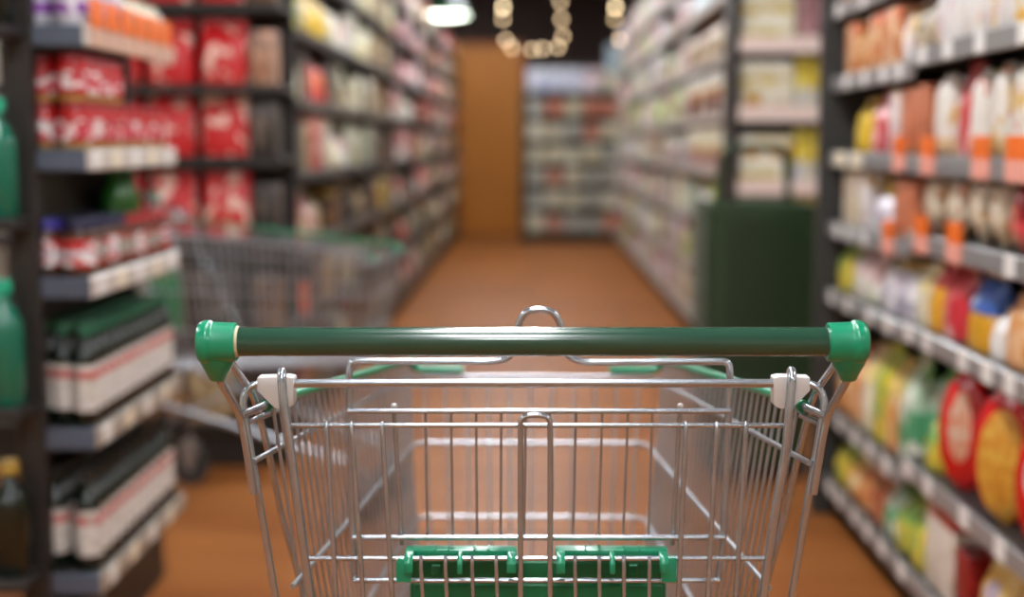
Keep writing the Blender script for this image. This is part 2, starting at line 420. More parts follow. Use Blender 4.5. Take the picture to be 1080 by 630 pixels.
    # undercarriage and castors
    for s in (-1, 1):
        bm = BM(); tube(bm, [W(s * .247, 1.425, .41), W(s * .235, 1.52, .38), W(s * .165, 2.13, .19), W(s * .150, 2.17, .14)], .0095, fil=.04, seg=12); part('chassis_tube', bm, CHROME2)
        bm = BM(); tube(bm, [W(s * .178, 2.02, .225), W(s * .17, 2.12, .30), W(s * .168, 2.14, .50)], .006, fil=.03, seg=10); part('front_strut', bm, CHROME2)
    for y, z, x in ((1.427, .25, .246), (1.62, .348, .222), (2.10, .20, .168)):
        bm = BM(); tube(bm, [W(-x, y, z), W(x, y, z)], .006, seg=10); part('cross_tube', bm, CHROME2)
    for x, y in ((-.245, 1.43), (.245, 1.43), (-.150, 2.17), (.150, 2.17)):
        bm = BM()
        prof = [(-.03, .148), (.03, .148), (.034, .13), (.008, .05), (-.008, .05), (-.034, .13)]
        for sx in (-1, 1):
            va = [bm.verts.new((x + sx * .016, y - CY + py, pz)) for py, pz in prof]; vb = [bm.verts.new((x + sx * .0185, y - CY + py, pz)) for py, pz in prof]
            bm.faces.new(va); bm.faces.new(vb[::-1])
            for k in range(6): bm.faces.new((va[k], vb[k], vb[(k + 1) % 6], va[(k + 1) % 6]))
        box(bm, x - .0185, x + .0185, y - CY - .03, y - CY + .03, .1465, .151)
        lathe(bm, [(.01, .151), (.01, .165)], seg=12, org=(x, y - CY, 0))
        fk = part('castor_fork', bm, CHROME2)
        bm = BM(); lathe(bm, [(.05, -.012), (.062, -.012), (.0625, -.004), (.0625, .004), (.062, .012), (.05, .012), (.045, .006), (.014, .006), (.012, .013), (.0, .013)], seg=28, axis='X', org=(x, y - CY, .0625))
        part('wheel', bm, RUBBER, fk)
    return root
cart = make_cart()
tag(cart, 'silver wire cart facing down the aisle, its dark green handle nearest of all', 'shopping cart', 'shopping carts')
cart2 = copy_tree(cart)
tag(cart2, 'silver wire cart parked crosswise behind the bottle shelves, in front of the red bags', 'shopping cart', 'shopping carts')
HD = -PI / 2 - math.radians(9)
hv = Vector((math.sin(-HD), math.cos(-HD), 0))
hv = Matrix.Rotation(HD, 3, 'Z') @ Vector((0, 1, 0))
cart2.location = Vector((-.455, 4.46, 0)) - hv * .45
cart2.rotation_euler = (0, 0, HD)

rs = [c for c in cart2.children if c.name.startswith('rim_sleeve')]
nr = min(rs, key=lambda c: -sum(v.co.x for v in c.data.vertices))
for c in [nr]:                                # this flank's rim is bare metal on the parked cart
    c.material_slots[0].link = 'OBJECT'; c.material_slots[0].material = CHROME2; c['label'] = 'bare metal rim'
# ------------------------------------------------------------------ room
def room_box(name, x0, x1, y0, y1, z0, z1, m):
    bm = BM(); box(bm, x0, x1, y0, y1, z0, z1); return struct(mk(name, bm, m, smooth=False))
def floor_mat():
    m = bpy.data.materials.new('warm polished floor'); m.use_nodes = True
    nt = m.node_tree; N = nt.nodes; L = nt.links; b = N['Principled BSDF']
    tc = N.new('ShaderNodeTexCoord')
    br = N.new('ShaderNodeTexBrick'); br.inputs['Scale'].default_value = 1; br.inputs['Mortar Size'].default_value = .004
    br.inputs['Brick Width'].default_value = .6; br.inputs['Row Height'].default_value = .6; br.offset = 0
    br.inputs['Color1'].default_value = lin('#a06536'); br.inputs['Color2'].default_value = lin('#925b30'); br.inputs['Mortar'].default_value = lin('#784c26')
    L.new(tc.outputs['Object'], br.inputs['Vector'])
    n = N.new('ShaderNodeTexNoise'); n.inputs['Scale'].default_value = 1.7; n.inputs['Detail'].default_value = 4
    mp = N.new('ShaderNodeMapping'); mp.inputs['Scale'].default_value = (.5, 2.2, 1); L.new(tc.outputs['Object'], mp.inputs[0]); L.new(mp.outputs[0], n.inputs['Vector'])
    k = N.new('ShaderNodeMapRange'); k.inputs[1].default_value = .35; k.inputs[2].default_value = .7; L.new(n.outputs['Fac'], k.inputs[0])
    mx = N.new('ShaderNodeMix'); mx.data_type = 'RGBA'; mx.blend_type = 'MULTIPLY'; L.new(k.outputs[0], mx.inputs['Factor']); L.new(br.outputs['Color'], mx.inputs['A']); mx.inputs['B'].default_value = (.78, .68, .58, 1)
    L.new(mx.outputs['Result'], b.inputs['Base Color'])
    b.inputs['Roughness'].default_value = .42; b.inputs['Specular IOR Level'].default_value = .08
    return m
def wood_mat(name, c1, c2, scale=(6, 6, .35)):
    m = bpy.data.materials.new(name); m.use_nodes = True
    nt = m.node_tree; N = nt.nodes; L = nt.links; b = N['Principled BSDF']
    tc = N.new('ShaderNodeTexCoord'); mp = N.new('ShaderNodeMapping'); mp.inputs['Scale'].default_value = scale
    L.new(tc.outputs['Object'], mp.inputs[0]); n = N.new('ShaderNodeTexNoise'); n.inputs['Scale'].default_value = 4; n.inputs['Detail'].default_value = 6; L.new(mp.outputs[0], n.inputs['Vector'])
    mx = N.new('ShaderNodeMix'); mx.data_type = 'RGBA'; L.new(n.outputs['Fac'], mx.inputs['Factor']); mx.inputs['A'].default_value = lin(c1); mx.inputs['B'].default_value = lin(c2)
    L.new(mx.outputs['Result'], b.inputs['Base Color']); b.inputs['Roughness'].default_value = .45
    return m
RX0, RX1, RY0, RY1, RZ = -4.2, 4.2, -4.0, 18.6, 3.15
room_box('floor', RX0, RX1, RY0, RY1, -.1, 0, floor_mat())
room_box('ceiling', RX0, RX1, RY0, RY1, RZ, RZ + .1, mat('brown ceiling', '#5e4a3a', rough=.85))
WALLM = mat('warm plaster', '#cfc3b0', rough=.8, noise=.1, nscale=2)
DARKW = mat('dark brown wall', '#2c1508', rough=.75, noise=.15, nscale=2)
room_box('wall_left', RX0 - .1, RX0, RY0, RY1, 0, RZ, WALLM)
room_box('wall_right', RX1, RX1 + .1, RY0, RY1, 0, RZ, WALLM)
room_box('wall_front', RX0 - .1, RX1 + .1, RY0 - .1, RY0, 0, RZ, WALLM)
room_box('wall_back', RX0 - .1, RX1 + .1, RY1, RY1 + .1, 0, RZ, DARKW)
bm = BM(); box(bm, -1.25, -.13, 18.54, 18.598, 0, 2.40, bev=.006)
door = struct(mk('door_1', bm, wood_mat('orange stained wood', '#d98a26', '#c06e1a'), smooth=False))
bm = BM()
box(bm, -.13, -.07, 18.52, 18.598, 0, 2.46, bev=.004); box(bm, -1.31, -1.25, 18.52, 18.598, 0, 2.46, bev=.004); box(bm, -1.31, -.07, 18.52, 18.598, 2.40, 2.46, bev=.004)
struct(mk('door_frame', bm, wood_mat('door frame wood', '#a4560f', '#8c460a'), door, smooth=False))
bm = BM(); box(bm, RX0, -1.31, 18.57, 18.598, 0, .1, bev=.004); struct(mk('baseboard_back', bm, STEEL_D, smooth=False))

# ceiling lights over the aisle, then added fill lights at the door and sides
DIFF = mat('lit diffuser', '#ffffff', emit='#f6f8fb', estr=24)
def ceiling_light(x, y, ly, label, wdt=.30):
    r = empty('ceiling_light', (x, y, RZ))
    bm = BM(); box(bm, -wdt / 2 - .03, wdt / 2 + .03, -ly / 2 - .03, ly / 2 + .03, -.06, 0, bev=.005); mk('housing', bm, WHITE_PL, r, smooth=False)
    bm = BM(); box(bm, -wdt / 2, wdt / 2, -ly / 2, ly / 2, -.072, -.056, bev=.004); mk('diffuser', bm, DIFF, r, smooth=False)
    tag(r, label, 'ceiling light', 'ceiling lights above the aisle')
for k, y in enumerate((-2.6, -.4, 1.8, 4.0, 6.2, 8.4, 10.6, 12.8, 15.0)):
    ceiling_light(-.1, y, 1.5, f'white ceiling light panel above the trolley aisle, {NTH(k + 1)} counted from the front wall')
ceiling_light(-.72, 17.3, .4, 'short white fill light added in front of the wooden door')  # added out of view to brighten the door
for x, w_ in ((-2.7, 'far-left'), (2.7, 'far-right')):  # extra unseen rows, added as fill light for the room
    for k, y in enumerate((-2.0, 2.0, 6.0, 10.0, 14.0)):
        ceiling_light(x, y, 1.5, f'added white fill light panel above the {w_} side aisle, {NTH(k + 1)} counted from the front wall')

# ------------------------------------------------------------------ product shapes (one mesh of each, shared by its copies)
CACHE = {}
def shape_mesh(kind, wd, dp, ht):
    key = (kind, round(wd, 3), round(dp, 3), round(ht, 3))
    if key in CACHE: return CACHE[key]
    bm = BM()
    if kind == 'carton':
        box(bm, -wd / 2, wd / 2, -dp / 2, dp / 2, 0, ht, bev=min(wd, dp, ht) * .03)
        bm.faces.ensure_lookup_table()
        top = max((f for f in bm.faces), key=lambda f: f.calc_center_median().z + f.calc_area())
        tf = [f for f in bm.faces if f.normal.z > .9]
        tf = [max(tf, key=lambda f: f.calc_area())]
        bmesh.ops.inset_individual(bm, faces=tf, thickness=min(wd, dp) * .06, depth=-.0015)
        ff = [max((f for f in bm.faces if f.normal.y < -.9), key=lambda f: f.calc_area())]
        bmesh.ops.inset_individual(bm, faces=ff, thickness=min(wd, ht) * .05, depth=.0012)
    elif kind in ('bag', 'pillow_bag', 'round_bag', 'pointed_bag', 'oval_bag'):
        prof = {'bag': [(0, .92, .9), (.03, 1, 1), (.3, 1, 1), (.6, .98, .85), (.82, .97, .38), (.89, .96, .07), (.93, .96, .05), (1, .97, .05)],
                'pillow_bag': [(0, .96, .06), (.06, .95, .07), (.14, .97, .45), (.3, 1, .85), (.5, 1, 1), (.7, 1, .85), (.86, .97, .45), (.94, .95, .07), (1, .96, .06)],
                'round_bag': [(0, .86, .7), (.03, .95, .9), (.2, 1, 1), (.5, 1, 1), (.76, .98, .9), (.88, .86, .7), (.96, .56, .4), (1, .2, .12)],
                'pointed_bag': [(0, .16, .2), (.04, .3, .35), (.16, .58, .6), (.34, .92, .9), (.55, 1, 1), (.85, .98, .9), (.95, .9, .6), (1, .86, .25)],
                'oval_bag': [(0, .2, .25), (.03, .38, .4), (.12, .7, .7), (.3, .95, .95), (.5, 1, 1), (.7, .95, .92), (.88, .68, .65), (.97, .36, .3), (1, .2, .1)]}[kind]
        # smooth resampling
        samp = []
        M = 18
        for i in range(M + 1):
            v = i / M
            for (v0, a0, b0), (v1, a1, b1) in zip(prof, prof[1:]):
                if v <= v1 + 1e-9:
                    t = (v - v0) / (v1 - v0); samp.append((v, a0 + (a1 - a0) * t, b0 + (b1 - b0) * t)); break
        rings = []
        K = 20
        for v, a, b in samp:
            ring = []
            for k in range(K):
                an = 2 * PI * k / K
                c, s = math.cos(an), math.sin(an)
                ex = .55 if kind == 'bag' else .72
                x = math.copysign(abs(c) ** ex, c) * wd / 2 * a
                y = math.copysign(abs(s) ** ex, s) * dp / 2 * b
                wob = math.sin(k * 2.3 + v * 9) * .02 * dp * (1 if .1 < v < .85 else 0)
                ring.append(bm.verts.new((x, y + (wob if s < 0 else -wob), v * ht)))
            rings.append(ring)
        for a, b in zip(rings, rings[1:]):
            for k in range(K): bm.faces.new((a[k], a[(k + 1) % K], b[(k + 1) % K], b[k]))
        bm.faces.new(rings[0][::-1]); bm.faces.new(rings[-1])
    elif kind == 'can':
        r = min(wd, dp) / 2
        lathe(bm, [(0, .003), (r * .88, .003), (r * .93, 0), (r, .004), (r * .97, .010), (r * .97, ht - .010), (r, ht - .004), (r * .93, ht), (r * .88, ht - .004), (0, ht - .004)], seg=20)
    elif kind == 'jar':
        r = min(wd, dp) / 2
        lathe(bm, [(0, 0), (r * .9, 0), (r, .006), (r, ht * .70), (r * .97, ht * .76), (r * .86, ht * .80), (r * .84, ht * .86), (0, ht * .86)], seg=22)
    elif kind == 'jar_lid':
        r = min(wd, dp) / 2 * .93
        lathe(bm, [(0, ht * .82), (r, ht * .82), (r, ht * .965), (r * .94, ht), (0, ht)], seg=22)
    elif kind == 'jar_label':
        r = min(wd, dp) / 2 * 1.012
        lathe(bm, [(r * .97, ht * .16), (r, ht * .162), (r, ht * .64), (r * .97, ht * .642)], seg=22)
    elif kind == 'bottle':
        r = min(wd, dp) / 2
        lathe(bm, [(0, 0), (r * .9, 0), (r, .006), (r, ht * .62), (r * .93, ht * .68), (r * .62, ht * .77), (r * .40, ht * .82), (r * .36, ht * .90), (r * .40, ht * .905), (r * .40, ht * .95), (0, ht * .95)], seg=22)
    elif kind == 'bottle_cap':
        r = min(wd, dp) / 2 * .50
        lathe(bm, [(0, ht * .885), (r, ht * .885), (r, ht * .985), (r * .9, ht), (0, ht)], seg=18)
    elif kind == 'bottle_label':
        r = min(wd, dp) / 2 * 1.015
        lathe(bm, [(r * .97, ht * .15), (r, ht * .151), (r, ht * .60), (r * .97, ht * .601)], seg=22)
    elif kind == 'tub':
        r = min(wd, dp) / 2
        lathe(bm, [(0, 0), (r * .84, 0), (r * .86, .003), (r * .97, ht * .86), (r * 1.0, ht * .86), (r * 1.0, ht * .96), (r * .96, ht), (0, ht)], seg=20)
    me = bpy.data.meshes.new(kind)
    bmesh.ops.recalc_face_normals(bm, faces=bm.faces)
    bm.to_mesh(me); bm.free()
    me.polygons.foreach_set('use_smooth', [True] * len(me.polygons))
    me.set_sharp_from_angle(angle=math.radians(40))
    me.materials.append(None)
    CACHE[key] = me
    return me
def inst(name, me, m, loc=(0, 0, 0), rz=0, parent=None, tilt=0):
    o = bpy.data.objects.new(name, me); COL.objects.link(o)
    o.location = loc; o.rotation_euler = (tilt, 0, rz)
    o.material_slots[0].link = 'OBJECT'; o.material_slots[0].material = m
    if parent: o.parent = parent
    return o
def product(name, kind, dims, m, loc, rz, label, cat, group, extra=None, tilt=0):
    """one packed article; extra gives the materials of lid / label / cap"""
    o = inst(name, shape_mesh(kind, *dims), m, (loc[0], loc[1], loc[2] + .0012), rz, tilt=tilt)
    tag(o, label, cat, group)
    for part, pk, pm in (extra or ()):
        inst(part, shape_mesh(pk, *dims), pm, parent=o)
    return o

# ------------------------------------------------------------------ shelving
def shelf_board(parent, x0, x1, y0, y1, ztop, deckm, name='shelf'):
    bm = BM(); box(bm, x0, x1, y0, y1, ztop - .022, ztop, bev=.002); return mk(name, bm, deckm, parent, smooth=False)
def rail_box(parent, x0, x1, y0, y1, z0, z1, m, name='price_rail'):
    bm = BM(); box(bm, x0, x1, y0, y1, z0, z1, bev=.003); return mk(name, bm, m, parent, smooth=False)
def card(parent, x0, x1, y0, y1, z0, z1, m, name='price_card'):
    bm = BM(); box(bm, x0, x1, y0, y1, z0, z1, bev=.0008); return mk(name, bm, m, parent, smooth=False)

# ---- unit beside the aisle with jars and oil bottles (open end towards us)
LX, LY0, LY1 = -.95, 3.05, 3.80
LZ = [1.428, 1.164, .889, .556, .229]
lu = empty('shelving_unit', (0, 0, 0)); tag(lu, 'dark shelving unit of jars and oil bottles with slate blue end rails', 'shelving unit', 'shelving units')
bm = BM(); box(bm, -1.132, -1.120, LY0 + .02, LY1, .05, 2.2, bev=.002); mk('back_panel', bm, STEEL_D, lu, smooth=False)
bm = BM(); box(bm, -1.118, -1.062, LY0 - .012, LY0 + .03, 0, 2.2, bev=.004); mk('upright', bm, STEEL_D, lu, smooth=False)
bm = BM(); box(bm, -1.118, -1.062, LY1 - .03, LY1 + .012, 0, 2.2, bev=.004); mk('upright', bm, STEEL_D, lu, smooth=False)
bm = BM(); box(bm, -1.118, LX - .05, LY0 + .04, LY1 - .03, 0, .16, bev=.004); mk('base', bm, STEEL_D, lu, smooth=False)
for k, z in enumerate(LZ):
    s = shelf_board(lu, -1.120, LX - .006, LY0 + .032, LY1, z, STEEL_D)
    rail_box(s, -1.06, LX - .001, LY0 - .008, LY0 + .004, z - .046, z, RAIL_B, 'end_rail')
    rail_box(s, -1.06, LX - .006, LY0 + .004, LY0 + .032, z - .022, z, STEEL_D, 'front_lip')
    rail_box(s, LX - .006, LX + .004, LY0 - .004, LY1, z - .045, z, RAIL_T if k > 2 else RAIL_P)
    if k == 0:
        for j in range(6):
            y = LY0 + .03 + j * .118
            card(s, LX + .004, LX + .007, y, y + .095, z - .002, z + .062, TAG_O, 'offer_card')
            card(s, LX + .004, LX + .006, y, y + .100, z - .043, z - .006, mat('tan offer strip', '#cfa58c', rough=.45), 'offer_strip')
    else:
        for j in range(5):
            y = LY0 + (.0, .02, .03, .04, .05)[k] + j * (.155 if k < 3 else .17)
            if y + .05 < LY1: card(s, LX + .004, LX + .0065, y, y + .052, z - .041, z - .001, TAG_C if j % 2 else TAG_W)
for z in (1.42, 1.02, .62, .25):             # the shelves on its far side, seen only as slivers past the upright
    s = shelf_board(lu, -1.30, -1.072, LY0 - .135, LY0 - .013, z, STEEL_D)

GLASS_D = mat('dark green bottle glass', '#0e1a12', rough=.07, coat=.3)
GLASS_G = mat('green bottle glass', '#2f8a35', rough=.15, coat=.3)
OILLAB = pack('white oil label', [(0, '#d8d5d0'), (.70, '#c2403a'), (.86, '#d8d5d0')], [('#b9b2a4', 6, .62)], rough=.5, coat=0)
CAPG = mat('dark green bottle cap', '#2b6a4e', rough=.4)
CAPK = mat('near black bottle cap', '#23221c', rough=.4)
CAPY = mat('gold bottle cap', '#a98a3a', rough=.35)
REDLID = mat('red jar lid', '#98161a', rough=.35)
REDJAR = pack('red jar', [(0, '#b39255'), (.16, '#b81f22')], rough=.25)
REDLAB = pack('pink red jar label', [(0, '#a81c24'), (.2, '#c8384a'), (.8, '#a81c20')], [('#e6dedc', 2.6, .59)], rough=.45)
BLUELID = mat('blue jar lid', '#2f2790', rough=.35)
NAVYLID = mat('navy jar lid', '#1d1c3c', rough=.4)
BROWNJAR = pack('brown spread jar', [(0, '#5a3823'), (.6, '#4a2c1d')], rough=.2)
SPREADLAB = pack('red white jar label', [(0, '#c6262a'), (.35, '#d8d5de'), (.6, '#c6262a')], [('#f0ecec', 2.6, .58)], rough=.45)
SPREADLAB2 = pack('grey red jar label', [(0, '#9a2a28'), (.2, '#a8a096'), (.8, '#b33a30')], [('#6d675e', 4, .6)], rough=.45)

def oil_rows(z, xs, r, ht, label_mid, capm, shelfname):
    n = int((LY1 - LY0 - .02) / (2 * r + .004))
    for i, x in enumerate(xs):
        for j in range(n):
            y = LY0 + .015 + r + j * (2 * r + .004)
            if x - r < -1.06:
                y += .022
                if y + r > LY1 - .034: continue
            row = {0: 'back panel row', len(xs) - 1: 'aisle row'}.get(i, 'middle row')
            product('oil_bottle', 'bottle', (2 * r, 2 * r, ht), GLASS_D, (x, y, z), 0,
                    f'dark oil bottle, {shelfname}, {row}, {NTH(j + 1)} from the end rail', 'bottle', f'oil bottles on the {shelfname}',
                    (('label', 'bottle_label', OILLAB), ('cap', 'bottle_cap', capm)))
oil_rows(LZ[3], (-1.0905, -1.0365, -.9825), .0255, .225, None, CAPG, 'second lowest shelf')
oil_rows(LZ[4], (-1.066, -.988), .030, .225, None, CAPK, 'bottom bottle shelf')
# stacked red jars, two high at the open end
r = .0375; hj = .101
for i, x in enumerate((-1.068, -.990)):
    row = ('inner', 'aisle')[i]
    for j in range(9):
        y = LY0 + .012 + r + j * .0785
        if i == 0:
            y += .022
            if y + r > LY1 - .034: continue
        for t in range(2 if j < 4 else 1):
            product('jar', 'jar', (2 * r, 2 * r, hj), REDJAR, (x, y, LZ[1] + t * (hj + .001)), 0,
                    f'red lidded jar with pink label, {("lower", "upper")[t]} layer, {row} row, {NTH(j + 1)} from end rail', 'jar', 'red jars on the second shelf',
                    (('lid', 'jar_lid', REDLID), ('label', 'jar_label', REDLAB)))
# chocolate-brown spread jars with blue lids, taller green bottles behind
for i, x in enumerate((-1.066, -.990)):
    for j in range(9):
        y = LY0 + .012 + .037 + j * .079
        if j >= 6 and i == 0: continue
        if i == 0: y += .022
        blue = (i == 0 and j == 0)
        red = j >= 4
        product('jar', 'jar', (.074, .074, .122 if not red else .112), BROWNJAR, (x, y, LZ[2]), 0,
                f'{"bright blue" if blue else "red" if red else "navy"} lidded brown jar, middle shelf, {("inner", "aisle")[i]} row, {NTH(j + 1)} from end rail', 'jar', 'lidded jars on the middle shelf',
                (('lid', 'jar_lid', BLUELID if blue else REDLID if red else NAVYLID), ('label', 'jar_label', SPREADLAB if j == 0 or j % 3 == 2 else SPREADLAB2)))
for j, y in enumerate((3.597, 3.664, 3.731)):
    product('bottle', 'bottle', (.062, .062, .235), GLASS_G, (-1.06, y, LZ[2]), 0, f'tall bright green bottle behind the lidded jars, {NTH(j + 1)} of three', 'bottle', 'green bottles behind the lidded jars', (('cap', 'bottle_cap', CAPG),))
PURL = pack('violet label', [(0, '#8a4aa8'), (.32, '#cfcbe0')], [('#ece8f0', 3, .6)], rough=.45)
WHJ = mat('white jar', '#d5d4dc', rough=.35)
for i, x in enumerate((-1.069, -.993)):
    for j in range(4):
        y = LY0 + (.05, .075)[1 - i] + j * .085
        product('jar', 'jar', (.072, .072, .16), WHJ, (x, y, LZ[0]), 0, f'white jar with violet label on the top shelf, {("inner", "aisle")[i]} row, {NTH(j + 1)} from end rail', 'jar', 'violet labelled jars on the top shelf', (('lid', 'jar_lid', WHJ), ('label', 'jar_label', PURL)))
BEIGE1 = pack('beige pouch', [(0, '#b7a98d'), (.6, '#cabd9f')], [('#8d7b5e', 3, .58)])
for j in range(4):
    product('pouch', 'bag', (.08, .06, .10), BEIGE1, (-.985, LY0 + .42 + j * .09, LZ[0]), PI / 2, f'beige pouch on the top shelf behind the orange cards, {NTH(j + 1)} beyond the violet jars', 'pouch', 'beige pouches on the top shelf')
# far side slivers
TEAL = mat('teal bottle', '#0f6a53', rough=.15, coat=.5)
TEALCAP = mat('bright teal cap', '#12a27c', rough=.25, coat=.4)
for z, ht, mm, cm, lab in ((1.442 - .022, .24, GLASS_D, CAPG, 'dark bottle on the top ledge'), (1.02, .25, TEAL, TEALCAP, 'teal bottle with bright cap on the upper ledge'), (.62, .27, TEAL, TEALCAP, 'teal bottle with bright cap on the lower ledge'), (.25, .25, GLASS_D, CAPY, 'dark bottle with gold cap on the lowest ledge')):
    product('bottle', 'bottle', (.085, .085, ht), mm, (-1.122, LY0 - .065, z), 0, lab + ' in front of the dark upright', 'bottle', 'bottles in front of the dark upright', (('cap', 'bottle_cap', cm),))

# ---- grey snack shelving, two bays
RX = .93
def yR(px): return RX * F / (px - 560)
def bay(label, y0, y1, zs, tagged, endpanel=None, back_m=STEEL_G):
    u = empty('shelving_unit', (0, 0, 0)); tag(u, label, 'shelving unit', 'shelving units')
    bm = BM(); box(bm, 1.42, 1.45, y0, y1, .0, 2.2, bev=.003); mk('back_panel', bm, STEEL_D, u, smooth=False)
    bm = BM(); box(bm, RX + .05, 1.42, y0 + .002, y1 - .002, 0, zs[-1] - .03, bev=.004); mk('base', bm, STEEL_D, u, smooth=False)
    if endpanel is not None:
        bm = BM(); box(bm, RX - .035, 1.45, y1, y1 + .035, 0, 2.2, bev=.004); mk('end_panel', bm, STEEL_G, u, smooth=False)
    for k, z in enumerate(zs):
        s = shelf_board(u, RX + .006, 1.42, y0 + .003, y1 - .003, z, STEEL_D)
        rail_box(s, RX - .004, RX + .006, y0 + .002, y1 - .002, z - .045, z, RAIL_G)
        for px in tagged[k]:
            kind = 'w'
            if isinstance(px, tuple): px, kind = px
            yc = yR(px)
            if kind == 'w':
                card(s, RX - .0065, RX - .004, yc - .030, yc + .030, z - .042, z + .001, TAG_W)
            elif kind == 'c':
                card(s, RX - .0065, RX - .004, yc - .07, yc + .07, z - .042, z + .001, TAG_C)
            else:
                hw = .055 if kind == 'o' else .10
                card(s, RX - .0085, RX - .004, yc - hw, yc + hw, z - .003, z + .045, TAG_O, 'offer_card')
                card(s, RX - .0085, RX - .004, yc - hw, yc + hw, z - .045, z - .003, TAG_P, 'offer_strip')
    return u
RYB = yR(957)
RYE = 4.45
ZF = [1.597, 1.378, 1.150, .935, .728, .362, .135]
ZN = [1.597, 1.406, 1.148, .962, .735, .402, .135]
bay('charcoal shelf bay with a dark end panel standing beside the green baskets', RYB, RYE, ZF,
    [[880, 905], [890, 908, 928, 944], [(885, 'c'), (902, 'c'), (947, 'o')], [884, 897, 912, (938, 'o')], [880, 897, 920, 940], [892, 908, 924, 942], [883, 893, 910, 924, 940]], endpanel=1)
bay('nearer charcoal shelf bay holding the cream and the red oval bags', 2.58, RYB, ZN,
    [[970], [968, 994, 1027, 1072], [(977, 'o'), (1033, 'o'), (1078, 'O')], [(973, 'o'), (1008, 'o'), (1067, 'w')], [963, 982, 1021, 1047, 1072], [966, 988, 1028, 1068], [962, 1000]])

def pp(n, *a, **k): return pack(n, *a, **k)
CREAM = pp('cream bread bag', [(0, '#e3cfa4'), (.22, '#e8e4da')], [('#d8674c', 3.2, .66), ('#d9b56a', 2.2, .62)])
CREAM2 = pp('pale cracker bag', [(0, '#e3d8bd'), (.5, '#dcd2bd')], [('#c79a5a', 3, .63), ('#c95a44', 4, .69)])
SALMON = pp('salmon carton', [(0, '#c98a64'), (.15, '#cf7f5c')], [('#b0603f', 2.5, .6)])
ORANGE_P = pp('orange wafer bag', [(0, '#d9925a'), (.8, '#e5653c')], [('#ecc79a', 2.4, .55), ('#c45a34', 4, .62)])
YELLOW_P = pp('yellow packet', [(0, '#dcb81f'), (.8, '#c8a020')], [('#e9dfb0', 3, .62)])
PINKRED = pp('pink red packet', [(0, '#c63a44'), (.7, '#e0586a')], [('#f0b8b8', 3, .62)])
WHITE_P = pp('white packet', [(0, '#e9e6e2')], [('#e8c46a', 2.5, .62), ('#d8b6c8', 3.5, .63)])
WHITE_Y = pp('white and yellow packet', [(0, '#ece8e2'), (.6, '#f0ecea')], [('#f0c030', 2, .60), ('#e89a8c', 3, .66)])
TAUPE = pp('taupe packet', [(0, '#a08a6c'), (.4, '#8f7c60')], [('#c9b999', 3, .6)])
LAV = pp('lavender packet', [(0, '#a9a6b4'), (.4, '#d6cfdc'), (.78, '#e6cf5c')], [('#f2f0f2', 2.6, .58)])
PINKW = pp('pink and white packet', [(0, '#cfd4bd'), (.4, '#e3c3c0')], [('#f0e9e4', 2.4, .58), ('#c9a0a0', 4, .66)])
CRIMSON = pp('crimson packet', [(0, '#e05058'), (.45, '#a81c28')], [('#c9a080', 2.6, .6)])
DKRED = pp('dark red packet', [(0, '#6e1018'), (.3, '#8a121a')], [('#c03030', 3, .66)])
REDP = pp('red packet', [(0, '#cc2f3c'), (.8, '#b8222c')], [('#e8b0ac', 2.6, .64)])
YELRED = pp('yellow and red packet', [(0, '#e0a52c'), (.62, '#cc2b33')], [('#f2d890', 3, .66)])
BLUEYEL = pp('blue and yellow packet', [(0, '#d79f25'), (.5, '#2f5fb0'), (.95, '#d8c060')], [('#b8cfe8', 3, .66)])
PEACH = pp('peach packet', [(0, '#d99a5c'), (.8, '#b98a78')], [('#e7b98c', 2.4, .55), ('#c86840', 3.5, .62)])
MAUVE = pp('mauve packet', [(0, '#b884a0'), (.6, '#c9a8b4')], [('#e6c34c', 3, .63)])
YGREEN = pp('yellow green packet', [(0, '#c4bd4c'), (.5, '#9dbb50')], [('#e2c840', 2.6, .56), ('#5aa860', 3.2, .62)])
GREENW = pp('green and white packet', [(0, '#4c9c6e'), (.5, '#a9c8ae'), (.8, '#5f9c4c')], [('#e4e2d4', 2.6, .6)])
ORYEL = pp('orange and yellow packet', [(0, '#d9985a'), (.6, '#d8b64c')], [('#e9d9a8', 2.4, .57), ('#c86a3c', 3.4, .63)])
BROWNRED = pp('rust packet', [(0, '#a4502e'), (.6, '#b86a40')], [('#dca888', 3, .6)])
CREAMY = pp('cream and yellow packet', [(0, '#ddd5b8'), (.55, '#e2cf84')], [('#f0ecd8', 2.4, .56)])
WHRED = pp('white and red packet', [(0, '#e2ddd2'), (.86, '#c04030')], [('#cfc4b0', 3, .6)])
YELLAB = pp('yellow packet with lavender panel', [(0, '#d8433a'), (.08, '#e3b757')], [('#e8cb86', 2.6, .56)], oval=('#a99cae', .58, .24, .16, '#bfb2bc'))
PASTA = pp('red bag with pasta picture', [(0, '#d3161c')], [], rough=.22, coat=.5, oval=('#dfae48', .42, .36, .42, '#cf8f2e'))
PASTA2 = pp('red bag with pale picture', [(0, '#d3161c')], [], rough=.22, coat=.5, oval=('#d8c0a8', .55, .22, .30, '#d98a68'))
PASTA3 = pp('red bag with grey label', [(0, '#cf141a')], [], rough=.22, coat=.5, oval=('#d6d2d0', .55, .3, .22, '#b9b2b4'))
WHITECONE = mat('white paper', '#e8e6e2', rough=.5)
ORD_NAMES = ['top shelf', 'second shelf', 'third shelf', 'fourth shelf', 'fifth shelf', 'sixth shelf', 'bottom shelf']
